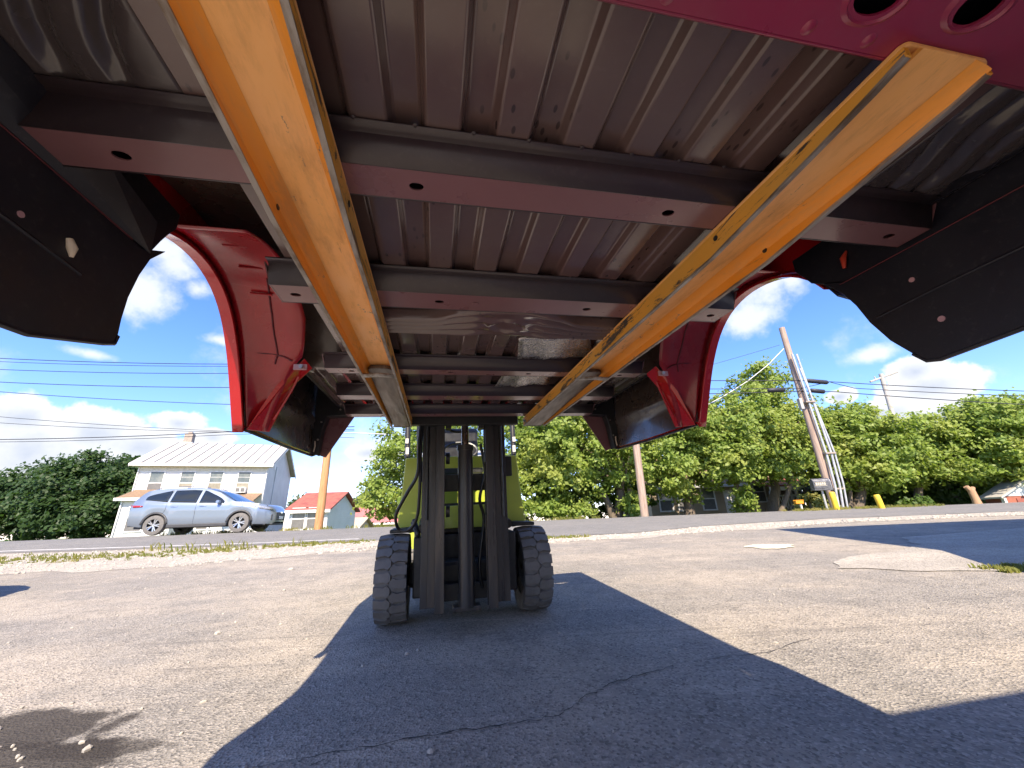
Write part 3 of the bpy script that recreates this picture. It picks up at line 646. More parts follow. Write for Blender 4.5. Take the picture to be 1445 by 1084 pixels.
# ------------------------------------------------------------------ fork extensions: open-bottomed channels slid over the forks
def build_extension(u0, u1, label, scuff_inner):
    root = empty('fork_extension', matrix=bed_matrix((u0+u1)/2, -1.2, 0)); off = ((u0+u1)/2, -1.2, 0)
    tag(root, label, 'fork extension', 'fork extensions under the truck bed')
    vt, ve = -2.395, -.005; th = .008; H = .0595
    def hgt(v): return interp(v, [(vt, .036), (vt+.03, .031), (vt+.40, .0), (ve, 0)])         # flange bottom rises toward the tip
    vs = list(np.linspace(vt, vt+.6, 13))+list(np.linspace(-1.7, ve, 12))
    # top plate with rounded tip corners
    r = .012; tip = [(u0+r*(1-math.cos(a)), vt+r*(1-math.sin(a))) for a in np.linspace(0, math.pi/2, 6)]+[(u1-r*(1-math.sin(a)), vt+r*(1-math.cos(a))) for a in np.linspace(0, math.pi/2, 6)]
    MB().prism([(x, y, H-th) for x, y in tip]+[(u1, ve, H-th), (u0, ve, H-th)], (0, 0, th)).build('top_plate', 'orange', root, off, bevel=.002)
    for k, (ua, ub) in enumerate(((u0, u0+th), (u1-th, u1))):
        rows = []
        for v in vs:
            v_ = max(v, vt+.004); b = hgt(v)+.003*random.uniform(-.3, .3)
            rows.append([(ua, v_, H-th-.0005), (ua, v_, b), (ub, v_, b), (ub, v_, H-th-.0005)])
        MB().grid(rows, closed=True).build('side_flange', 'orange_scuffed' if (k == scuff_inner) else 'orange_deep', root, off, smooth=30)
        rows = []
        for v in vs:                                  # worn bright edge
            b = hgt(v); v_ = max(v, vt+.006); j = random.uniform(.004, .009)
            rows.append([(ua-.0008, v_, b+j*.6), (ua-.0008, v_, b-.001), (ub+.0008, v_, b-.001), (ub+.0008, v_, b+.002)])
        MB().grid(rows).build('worn_edge', 'edge_steel', root, off, smooth=30)
        # rounded weld fillet between plate and flange
        fil = [(ub if k == 0 else ua, H-th-.022), ((ub+.007) if k == 0 else ua-.007, H-th-.007), ((ub+.022) if k == 0 else ua-.022, H-th-.0006)]
        MB().grid([[(x, v, z if z > hgt(v)+.002 else hgt(v)+.002) for x, z in fil] for v in vs])  .build('fillet', 'orange_deep', root, off, smooth=60)
    # strap across the fork tip
    v0 = -1.135
    MB().grid([[(x, v0+.035*a+.012*math.cos((x-u0)/(u1-u0)*math.pi*2), .0035-.0045*math.sin((x-u0-th)/(u1-u0-2*th)*math.pi)) for a in (0, 1)] for x in np.linspace(u0+th+.001, u1-th-.001, 9)]).build('fork_strap', 'edge_steel', root, off, smooth=60, solid=.006, solid_off=1)
    for v in (-2.02,):
        for ux, s_ in ((u0, -1), (u1, 1)):
            MB().tube([(ux+s_*.0002, v, .034), (ux+s_*.002, v, .034)], .006, 12).build('pin_hole', 'black', root, off)
        for ux, s_ in ((u0+th, 1), (u1-th, -1)): MB().tube([(ux+s_*.0002, v+.02, .030), (ux+s_*.0016, v+.02, .030)], .006, 12).build('pin_hole', 'black', root, off)
    return root
FL, FR = (-.556, -.422), (.346, .499)
build_extension(*FL, 'pale scuffed orange fork extension on the white farmhouse side of the bed', 1)
build_extension(*FR, 'orange fork extension with black-scratched side, on the maple tree side of the bed', 0)

# ------------------------------------------------------------------ forklift
GW = -1.272                                   # ground height in the bed frame
def wheel_rubber(mb, cu, cv, cw, R, wd, lugs=22):
    """solid tyre with alternating chunky lugs, axis along u"""
    h = wd/2
    mb.lathe([(-h*.86, R*.62), (-h*.98, R*.72), (-h, R*.86), (-h*.90, R*.925), (-h*.5, R*.935), (h*.5, R*.935), (h*.90, R*.925), (h, R*.86), (h*.98, R*.72), (h*.86, R*.62)], (cu, cv, cw), 'x', 48)
    for side in (-1, 1):
        for k in range(lugs):
            a0 = 2*math.pi*(k+(.5 if side > 0 else 0))/lugs; da = 2*math.pi/lugs
            pts_o = []; pts_i = []
            # lug outline over the tread: (offset across, angle)
            out = [(side*h*1.02, .13), (side*h*1.02, .87), (side*h*.42, .80), (side*h*.18, .93), (-side*h*.02, .70), (-side*h*.02, .30), (side*h*.18, .07), (side*h*.42, .20)]
            for (o, t) in out:
                a = a0+da*t
                rr = R*(1.0 if abs(o) < h*.8 else .972)
                pts_o.append((cu+o, cv+math.cos(a)*rr, cw+math.sin(a)*rr)); pts_i.append((cu+o, cv+math.cos(a)*R*.91, cw+math.sin(a)*R*.91))
            n = len(out); mb.add(pts_o+pts_i, [tuple(range(n)) if side > 0 else tuple(range(n-1, -1, -1))]+[(i, n+i, n+(i+1) % n, (i+1) % n) for i in range(n)])
            # shoulder block running down the sidewall
            q = []
            for (o, rr) in ((h*1.02, .972), (h*1.02, .80)):
                for t in (.12, .88): a = a0+da*t; q.append((cu+side*o, cv+math.cos(a)*R*rr, cw+math.sin(a)*R*rr))
            for (o, rr) in ((h*.94, .972), (h*.94, .80)):
                for t in (.12, .88): a = a0+da*t; q.append((cu+side*o, cv+math.cos(a)*R*rr, cw+math.sin(a)*R*rr))
            mb.add(q, [(0, 1, 3, 2), (0, 2, 6, 4), (1, 5, 7, 3), (2, 3, 7, 6)])
def build_forklift():
    cu = -.0475; off = (cu, .5, GW)
    root = empty('forklift', matrix=bed_matrix(*off))
    tag(root, 'lime green forklift with black mast raised under the truck bed', 'forklift')
    def B(mb, name, m, parent=root, **k): return mb.build(name, m, parent, off, **k)
    # drive wheels
    R = .29
    for (a, b) in ((-.648, -.446), (.355, .553)):
        w = empty('drive_wheel'); w.parent = root
        mb = MB(); wheel_rubber(mb, (a+b)/2, .50, GW+R-.004, R, b-a); B(mb, 'tyre', 'rubber', w, smooth=35)
        s = 1 if a > 0 else -1; mid = (a+b)/2
        mb = MB(); mb.lathe([(-s*.07, .02), (-s*.075, .09), (-s*.06, .15), (-s*.08, .185), (s*.08, .185), (s*.055, .15), (s*.03, .08), (s*.06, .075), (s*.065, .02)], (mid, .50, GW+R), 'x', 28); B(mb, 'rim', 'greasy', w, smooth=40)
        for k in range(6):
            an = k*math.pi/3; MB_ = MB().tube([(mid+s*.045, .5+.11*math.cos(an), GW+R+.11*math.sin(an)), (mid+s*.065, .5+.11*math.cos(an), GW+R+.11*math.sin(an))], .011, 6); B(MB_, 'wheel_nut', 'greasy', w)
    for sgn in (-1, 1):
        w = empty('steer_wheel'); w.parent = root
        mb = MB(); wheel_rubber(mb, cu+sgn*.40, 1.95, GW+.225, .23, .15, 18); B(mb, 'tyre', 'rubber', w, smooth=35)
        mb = MB(); mb.lathe([(-.05, .02), (-.06, .15), (.06, .15), (.05, .02)], (cu+sgn*.40, 1.95, GW+.225), 'x', 20); B(mb, 'rim', 'greasy', w, smooth=40)
    # mast: outer, middle and inner channels on both sides
    for sgn in (-1, 1):
        def rail(a, b, v0, v1, w0, w1, name):
            x0, x1 = sorted((cu-.015+sgn*a, cu-.015+sgn*b))
            mb = MB(); t = .014
            mb.box(x0, x1, v0, v0+t, w0, w1); mb.box(x0, x1, v1-t, v1, w0, w1)
            xo = x1-t if sgn > 0 else x0
            mb.box(xo, xo+t, v0+t+.0005, v1-t-.0005, w0, w1); B(mb, name, 'mast', bevel=.003)
        rail(.290, .245, .115, .255, -1.125, 1.02, 'outer_channel'); rail(.246, .198, .090, .215, -1.118, 1.06, 'middle_channel'); rail(.199, .140, .055, .165, -1.145, 1.10, 'inner_channel')
        mb = MB(); mb.tube([(cu-.015+sgn*.255, .085, -.6), (cu-.015+sgn*.255, .085, .95)], .010, 6); B(mb, 'lift_chain', 'greasy')
        for wv in (-.55, -.2): B(MB().tube([(cu+sgn*.12, .11, wv), (cu+sgn*.145, .11, wv)], .04, 14), 'roller', 'greasy', smooth=40)
    # tie bars of the mast
    for (w0, w1, v0) in ((-1.12, -1.02, .17), (-.42, -.30, .19), (.85, .97, .19)): B(MB().box(cu-.30, cu+.27, v0+.07, v0+.10, w0, w1), 'mast_tie_bar', 'greasy', bevel=.004)
    # lift cylinder
    cyl = B(MB().tube([(cu-.013, .10, -1.13), (cu-.013, .10, -.15)], .052, 24), 'lift_cylinder', 'mast', smooth=50)
    B(MB().tube([(cu-.013, .10, -.15), (cu-.013, .10, -.115)], .058, 24), 'gland_nut', 'mast', cyl, smooth=50)
    B(MB().tube([(cu-.013, .10, -.13), (cu-.013, .10, .85)], .026, 16), 'rod', 'rod', cyl, smooth=50)
    B(MB().box(cu-.10, cu+.075, .07, .17, -1.152, -1.122), 'cylinder_base', 'mast', bevel=.006)
    # carriage and forks
    B(MB().box(cu-.42, cu+.36, .015, .075, .020, .115), 'carriage_lower_bar', 'greasy', bevel=.004); B(MB().box(cu-.42, cu+.36, .015, .075, .43, .52), 'carriage_upper_bar', 'greasy', bevel=.004)
    for sgn in (-1, 1): B(MB().box(cu-.015+sgn*.115-.02, cu-.015+sgn*.115+.02, .04, .14, .0, .55), 'carriage_plate', 'greasy', bevel=.003)
    for (a, b) in (FL, FR):
        x0, x1 = a+.017, b-.017; f = empty('fork'); f.parent = root; r = .028
        tip = [(x0+r*(1-math.cos(t)), -1.10+r*1.4*(1-math.sin(t))) for t in np.linspace(0, math.pi/2, 6)]+[(x1-r*(1-math.sin(t)), -1.10+r*1.4*(1-math.cos(t))) for t in np.linspace(0, math.pi/2, 6)]
        mb = MB(); n = len(tip); top = [(x, y, .0500) for x, y in tip]+[(x1, .005, .050), (x0, .005, .050)]; bot = [(x, y, .034) for x, y in tip]+[(x1, .005, .006), (x0, .005, .006)]
        m = len(top); mb.add(top+bot, [tuple(range(m)), tuple(range(2*m-1, m-1, -1))]+[(i, m+i, m+(i+1) % m, (i+1) % m) for i in range(m)])
        B(mb, 'blade', 'fork_steel', f, bevel=.003)
        B(MB().box(x0, x1, .006, .014, .004, .019).box(x0, x1, .006, .014, .116, .52), 'shank', 'fork_steel', f)
    # chassis cowl: lime side cheeks with a dark centre
    for sgn in (-1, 1):
        c = cu+.0
        P = [(c+sgn*.245, -.125), (c+sgn*.455, -.135), (c+sgn*.475, -.40), (c+sgn*.505, -.69), (c+sgn*.40, -.705), (c+sgn*.245, -.66)]
        B(MB().prism([(u, .60, w) for u, w in P], (0, .035, 0)), 'cowl_cheek', 'lime', bevel=.008)
        B(MB().prism([(c+sgn*.505, .637, -.69), (c+sgn*.455, .637, -.135), (c+sgn*.43, .637, -.135), (c+sgn*.47, .637, -.69)], (0, .55, 0)), 'cowl_side', 'lime', bevel=.006)
        B(MB().prism([(c+sgn*.36, .42, -.690), (c+sgn*.535, .42, -.690), (c+sgn*.535, .42, -.665), (c+sgn*.36, .42, -.655)], (0, .26, 0)), 'mudguard', 'greasy', bevel=.006)
        B(MB().box(min(c+sgn*.25, c+sgn*.36), max(c+sgn*.25, c+sgn*.36), .30, .62, -1.10, -.715), 'axle_mount', 'greasy', bevel=.01)
        # overhead guard: slanted front leg, rear leg
        B(MB().tube([(c+sgn*.445, .66, -.13), (c+sgn*.455, .72, .25), (c+sgn*.455, .85, .85)], .022, 8), 'guard_front_leg', 'black', smooth=50)
        B(MB().box(c+sgn*.447-.012, c+sgn*.447+.012, .640, .660, -.10, -.045), 'reflective_tape', 'white_trim'); B(MB().box(c+sgn*.452-.012, c+sgn*.452+.012, .648, .668, -.01, .03), 'reflective_tape', 'white_trim')
        B(MB().tube([(c+sgn*.40, 1.95, -.2), (c+sgn*.42, 1.75, .85)], .026, 8), 'guard_rear_leg', 'black', smooth=50)
    for (w0, w1, nm) in ((-.225, -.130, 'dash_panel'), (-.385, -.325, 'dash_brace'), (-.69, -.52, 'floor_riser')): B(MB().box(cu-.245, cu+.245, .612, .635, w0, w1), nm, 'lime', bevel=.005)
    for k in range(7): B(MB().box(cu-.47, cu+.47, .86+k*.14, .90+k*.14, .85, .88), 'guard_bar', 'black', bevel=.004)
    B(MB().box(cu-.24, cu+.24, .66, 1.10, -.72, -.50), 'floor_plate', 'greasy'); B(MB().box(cu-.40, cu+.40, 1.10, 1.75, -.95, -.25), 'engine_hood', 'lime', bevel=.03)
    B(MB().prism([(cu-.48, 1.75, -1.05), (cu+.48, 1.75, -1.05), (cu+.48, 1.75, -.22), (cu-.48, 1.75, -.22)], (0, .50, 0)), 'counterweight', 'lime', bevel=.06, seg=4)
    B(MB().box(cu-.36, cu+.36, .62, 1.75, -1.08, -.73), 'frame', 'greasy', bevel=.01); B(MB().box(cu-.40, cu+.40, .42, .58, -1.06, -.90), 'drive_axle', 'greasy', bevel=.03)
    B(MB().box(cu-.24, cu+.24, 1.18, 1.62, -.25, -.15).box(cu-.23, cu+.23, 1.55, 1.68, -.15, .28), 'seat', 'black', bevel=.03)
    B(MB().tube([(cu, .68, -.25), (cu, .86, -.06)], .02, 8), 'steering_column', 'black')
    sw = MB(); sw.tube([(cu+.15*math.cos(a), .87+.03*math.sin(a)*1.5, -.05+.13*math.sin(a)*.6) for a in np.linspace(0, 2*math.pi, 22)], .012, 6, cap=False); B(sw, 'steering_wheel', 'black', smooth=60)
    tank = MB(); tank.lathe([(-.42, .02), (-.415, .08), (-.38, .135), (-.33, .15), (.33, .15), (.38, .135), (.415, .08), (.42, .02)], (cu, 2.0, -.06), 'x', 28); B(tank, 'gas_tank', 'tank', smooth=40)
    for s in (-.2, .2): B(MB().lathe([(-.02, .152), (-.02, .156), (.02, .156), (.02, .152)], (cu+s, 2.0, -.06), 'x', 28), 'tank_strap', 'black')
    # hydraulic hoses
    def hose(P, r, nm='hydraulic_hose'):
        Q = [Vector(p) for p in P]; out = []
        for i in range(len(Q)-1):
            p0, p1, p2, p3 = Q[max(i-1, 0)], Q[i], Q[i+1], Q[min(i+2, len(Q)-1)]
            for k in range(6):
                t = k/6; out.append(.5*((2*p1)+(p2-p0)*t+(2*p0-5*p1+4*p2-p3)*t*t+(3*p1-p0-3*p2+p3)*t**3))
        out.append(Q[-1]); B(MB().tube(out, r, 8), nm, 'hose', smooth=60)
    hose([(cu-.315, .09, .12), (cu-.33, .085, -.10), (cu-.335, .08, -.30), (cu-.40, .12, -.42), (cu-.475, .20, -.56), (cu-.46, .28, -.655), (cu-.39, .25, -.66), (cu-.335, .17, -.58), (cu-.32, .12, -.40), (cu-.318, .10, -.18), (cu-.31, .10, .1)], .011)
    hose([(cu+.10, .14, -.10), (cu+.13, .16, -.30), (cu+.09, .17, -.48), (cu+.12, .2, -.62), (cu+.08, .18, -.9), (cu+.10, .2, -1.05)], .011)
    hose([(cu-.10, .2, .08), (cu-.12, .2, .02), (cu-.04, .18, .0), (cu-.02, .16, .06)], .010)
    hose([(cu-.36, .3, -.60), (cu-.33, .25, -.70), (cu-.37, .34, -.62)], .016, 'hose_fitting')
    B(MB().box(cu-.345, cu-.315, .1, .13, -.135, -.10), 'marker_lamp', 'orange_box', bevel=.004)
    for (u, w) in ((-.29, -.28), (.30, -.26)): B(MB().box(cu+u-.03, cu+u+.03, .17, .22, w-.07, w+.07), 'tilt_bracket', 'greasy', bevel=.006)
    for s in (-1, 1): B(MB().tube([(cu+s*.30, .26, -.66), (cu+s*.30, .62, -.62)], .032, 12), 'tilt_cylinder', 'greasy', smooth=50)
build_forklift()

# ------------------------------------------------------------------ cars
def build_car(name, label, paint, loc, rz):
    root = empty(name, loc, rz); tag(root, label, 'car', None)
    L = 4.95; xr, xf = 1.02, 3.87; R = .352; HWD = .955      # x: 0 rear, L front
    top = [(0, .95), (.03, 1.08), (.10, 1.25), (.24, 1.50), (.40, 1.615), (.60, 1.655), (1.2, 1.69), (2.0, 1.69), (2.5, 1.65), (2.9, 1.52), (3.58, 1.13), (3.85, 1.085), (4.5, 1.00), (4.78, .94), (4.90, .80), (4.95, .62)]
    belt = [(0, .95), (.1, 1.10), (.4, 1.14), (1.2, 1.10), (3.0, 1.04), (3.6, 1.03), (4.2, .975), (4.7, .88), (4.95, .60)]
    def low(x):
        z = interp(x, [(0, .48), (.10, .36), (.5, .30), (4.4, .28), (4.85, .27), (4.95, .34)])
        for c in (xr, xf):
            d = R*1.17**2-((x-c)**2)/R
            rr = R*1.17; q = rr*rr-(x-c)**2
            if q > 0: z = max(z, R+math.sqrt(q))
        return z
    def wid(x): return HWD*interp(x, [(0, .80), (.10, .90), (.5, .98), (1.2, 1), (3.8, 1), (4.4, .94), (4.70, .78), (4.86, .60), (4.95, .46)])
    xs = sorted(set([0, .03, .06, .10, .2]+list(np.round(np.arange(.30, 4.75, .05), 3))+[xr-R*1.17, xr+R*1.17, xf-R*1.17, xf+R*1.17, 4.80, 4.85, 4.90, 4.93, 4.95]))
    def ring(x):
        w = wid(x); zl = low(x); zb = max(zl+.02, interp(x, belt)); zt = max(zb+.005, interp(x, top)); g = zt-zb
        tw = w-.06-.27*min(1, g/.6)*min(1, g/.25)
        crease = .022*math.exp(-((x-2.5)/1.1)**4)
        zs = lambda t: lerp(zl, zb, t)
        half = [(w*.93, zl), (w*.985, zs(.15)), (w*(.995)-crease, zs(.42)), (w*1.0, zs(.68)), (w*.992, zs(.9)), (w*.965, zb), (lerp(w*.955, tw, .5), lerp(zb, zt, .52)), (tw, zt-.035*min(1, g/.3)), (tw*.85, zt-.002), (tw*.4, zt+.015), (0, zt+.02)]
        return half
    rows = []
    for x in xs:
        h = ring(x); rows.append([(x, -a, z) for a, z in h]+[(x, a, z) for a, z in reversed(h[:-1])])
    mb = MB(); mb.grid(rows); n = len(rows[0]); mb.add(rows[0], [tuple(range(n-1, -1, -1))]); mb.add(rows[-1], [tuple(range(n))])
    body = mb.build('body', paint, root, smooth=38)
    MB().box(.25, 4.7, -.70, .70, .24, .95).build('underbody', 'cladding', root)
    def side(x, t, s, lift=.004):                   # point on the greenhouse side, t from belt (0) to roof (1)
        h = ring(x); a, b, c = h[5], h[6], h[7]
        p = (lerp(a[0], b[0], t*2), lerp(a[1], b[1], t*2)) if t < .5 else (lerp(b[0], c[0], t*2-1), lerp(b[1], c[1], t*2-1))
        return (x, s*(p[0]+lift), p[1])
    for s in (-1, 1):
        for (x0, x1, tl, tr, b0, b1) in ((.50, 1.28, .42, .88, .22, .10), (1.36, 2.26, .88, .90, .09, .07), (2.36, 3.22, .90, .50, .07, .10)):
            rows = []
            for i in range(13):
                x = lerp(x0, x1, i/12); t1 = lerp(tl, tr, (i/12)**(.6 if tl < .5 else 1)); t0 = lerp(b0, b1, i/12)
                if x > 2.6: t1 = min(t1, interp(x, [(2.6, .90), (2.9, .82), (3.22, .34)]))
                if t1 < t0+.02: t1 = t0+.02
                rows.append([side(x, lerp(t0, t1, k/5), s, .006) for k in range(6)])
            MB().grid(rows).build('side_window', 'car_glass', root, smooth=60, solid=.004)
        d = empty('door'); d.parent = root
        for xd in (2.30, 1.30):
            pts = []
            for t in np.linspace(0, 1, 8):
                h = ring(xd); zl = lerp(h[0][1], h[5][1], t); w = np.interp(zl, [q[1] for q in h[:6]], [q[0] for q in h[:6]]); pts.append((xd-(.0 if xd > 2 else .25*max(0, .5-t)), s*(w+.001), zl))
            MB().tube(pts, .006, 4).build('door_gap', 'cladding', d)
        for xh in (2.42, 1.46):
            w = wid(xh)*.985; MB().tube([(xh, s*(w+.012), .985), (xh+.10, s*(w+.022), .99), (xh+.22, s*(w+.012), .985)], .014, 6).build('handle', paint, d, smooth=60)
        # wheel-arch cladding and sill
        for c in (xr, xf):
            rows = []
            for k in range(17):
                a = math.pi*(.02+.96*k/16); row = []
                for f in (1.12, 1.17, 1.30): row.append((c+math.cos(a)*R*f, s*(wid(c+math.cos(a)*R*f)*.985+.012), R+math.sin(a)*R*f-.0*f))
                rows.append(row)
            MB().grid(rows).build('arch_cladding', 'cladding', root, smooth=50, solid=.008)
        MB().box(xr+R*1.2, xf-R*1.2, min(s*.88, s*.945), max(s*.88, s*.945), .245, .36).build('sill', 'cladding', root, bevel=.02)
        # mirror, rail, lights
        MB().tube([(3.10, s*.90, 1.09), (3.08, s*1.00, 1.11), (3.07, s*1.08, 1.12)], [.035, .075, .06], 8).build('mirror', paint, root, smooth=60)
        MB().tube([(.70, s*.63, 1.655), (.80, s*.64, 1.70), (1.6, s*.645, 1.735), (2.3, s*.64, 1.715), (2.5, s*.63, 1.66)], .014, 6).build('roof_rail', 'chrome', root, smooth=60)
        rows = [[(x, s*(wid(x)*.985+.008), lerp(a, b, t)) for t in (0, .5, 1)] for x, a, b in ((.06, 1.0, 1.08), (.2, .985, 1.07), (.38, .99, 1.06), (.52, 1.0, 1.045))]
        MB().grid(rows).build('tail_light', 'tail', root, smooth=60, solid=.02)
        rows = [[(x, s*(wid(x)*.975+.012), lerp(a, b, t)) for t in (0, .5, 1)] for x, a, b in ((4.30, .90, .955), (4.5, .83, .935), (4.7, .79, .885), (4.86, .77, .83))]
        MB().grid(rows).build('headlight', 'head', root, smooth=60, solid=.02)
        MB().box(4.78, 4.87, min(s*.54, s*.60), max(s*.54, s*.60), .42, .62).build('bumper_vent', 'cladding', root, bevel=.01)
    # glass front and back
    def across(x0, x1, name, m):
        rows = []
        for i in range(9):
            x = lerp(x0, x1, i/8); h = ring(x); tw = h[7][0]; zt = h[8][1]
            rows.append([(x, y*tw*.86, zt+.012+.014*(1-abs(y))) for y in np.linspace(-1, 1, 9)])
        MB().grid(rows).build(name, m, root, smooth=60)
    across(2.72, 3.58, 'windscreen', 'car_glass'); across(.11, .24, 'rear_window', 'car_glass')
    g = empty('grille'); g.parent = root
    MB().box(4.84, 4.965, -.42, .42, .40, .70).build('grille_mesh', 'cladding', g, bevel=.02)
    MB().box(4.94, 4.975, -.09, .09, .66, .73).build('badge', 'chrome', g, bevel=.01)
    MB().box(4.955, 4.985, -.17, .17, .44, .56).build('number_plate', 'plate', root)
    MB().box(4.5, 4.90, -.56, .56, .235, .30).build('front_lip', 'cladding', root, bevel=.02)
    MB().box(-.02, .12, -.66, .66, .33, .50).build('rear_bumper', 'cladding', root, bevel=.02); MB().box(-.018, .01, -.16, .16, .72, .84).build('rear_plate', 'plate', root)
    for c in (xr, xf):
        for s in (-1, 1):
            w = empty('wheel', (c, s*.83, R)); w.parent = root
            h = .115
            MB().lathe([(-h, R*.60), (-h*1.02, R*.8), (-h*.9, R*.96), (-h*.4, R), (h*.4, R), (h*.9, R*.96), (h*1.02, R*.8), (h, R*.60)], (0, 0, 0), 'y', 36).build('tyre', 'rubber', w, smooth=40)
            rim = MB().lathe([(s*h*.9, R*.66), (s*h*.80, R*.62), (s*h*.1, R*.60), (s*h*.0, .02)], (0, 0, 0), 'y', 32).build('rim', 'rim_dark', w, smooth=40)
            for k in range(5):
                for dv in (-.15, .15):
                    a = 2*math.pi*k/5+dv; b = 2*math.pi*k/5+dv*1.25
                    p0 = (math.cos(a)*.05, s*h*.72, math.sin(a)*.05); p1 = (math.cos(b)*R*.63, s*h*.80, math.sin(b)*R*.63)
                    MB().tube([p0, p1], [.022, .026], 4).build('spoke', 'rim', rim)
            MB().lathe([(s*h*.8, .01), (s*h*.8, .05), (s*h*.6, .06)], (0, 0, 0), 'y', 14).build('hub_cap', 'rim', rim); MB().lathe([(s*h*.86, R*.60), (s*h*.95, R*.62), (s*h*.95, R*.655), (s*h*.86, R*.67)], (0, 0, 0), 'y', 32).build('rim_edge', 'rim', rim, smooth=40)
    return root
_rz = math.radians(9.0)
_p = Vector((-12.05-1.02*math.cos(_rz)-.88*math.sin(_rz), 13.55-1.02*math.sin(_rz)+.88*math.cos(_rz)))
suv = build_car('parked_car', 'silver-blue sport utility car on the road in front of the white farmhouse', 'car_blue', (_p.x, _p.y, Z(_p.x+2.4, _p.y)+.004), _rz)
suv.scale = (.915, .915, .915); suv.rotation_euler.y = -math.atan((Z(_p.x+3.87, _p.y)-Z(_p.x+1.02, _p.y))/2.85)

# ------------------------------------------------------------------ buildings
def wall_frame(p0, p1):
    """root placed at p0 with local x along the wall toward p1, local -y outward (toward the road)"""
    d = Vector((p1.x-p0.x, p1.y-p0.y)); return d.length, math.atan2(d.y, d.x)
def window(parent, x, z, w, h, blind=None, y=0.0, mull=1):
    fr = MB(); t = .07
    fr.box(x-w/2-t, x+w/2+t, y-.05, y-.002, z+h, z+h+t).box(x-w/2-t, x+w/2+t, y-.07, y-.002, z-t, z).box(x-w/2-t, x-w/2, y-.05, y-.002, z+.001, z+h-.001).box(x+w/2, x+w/2+t, y-.05, y-.002, z+.001, z+h-.001)
    wn = fr.build('window', 'white_trim', parent)
    MB().box(x-w/2+.001, x+w/2-.001, y-.02, y-.004, z+h*.5+.03, z+h-.001).build('pane', 'pane', wn)
    MB().box(x-w/2+.001, x+w/2-.001, y-.028, y-.004, z+.001, z+h*.5-.03).build('pane', blind or 'screen', wn)
    MB().box(x-w/2+.001, x+w/2-.001, y-.04, y-.004, z+h*.5-.029, z+h*.5+.029).build('meeting_rail', 'white_trim', wn)
    if mull > 1:
        for k in range(1, mull): MB().box(x-w/2+.001, x+w/2-.001, y-.032, y-.021, z+h*.5+.03+k*h*.47/mull, z+h*.5+.05+k*h*.47/mull).build('glazing_bar', 'white_trim', wn)
    return wn
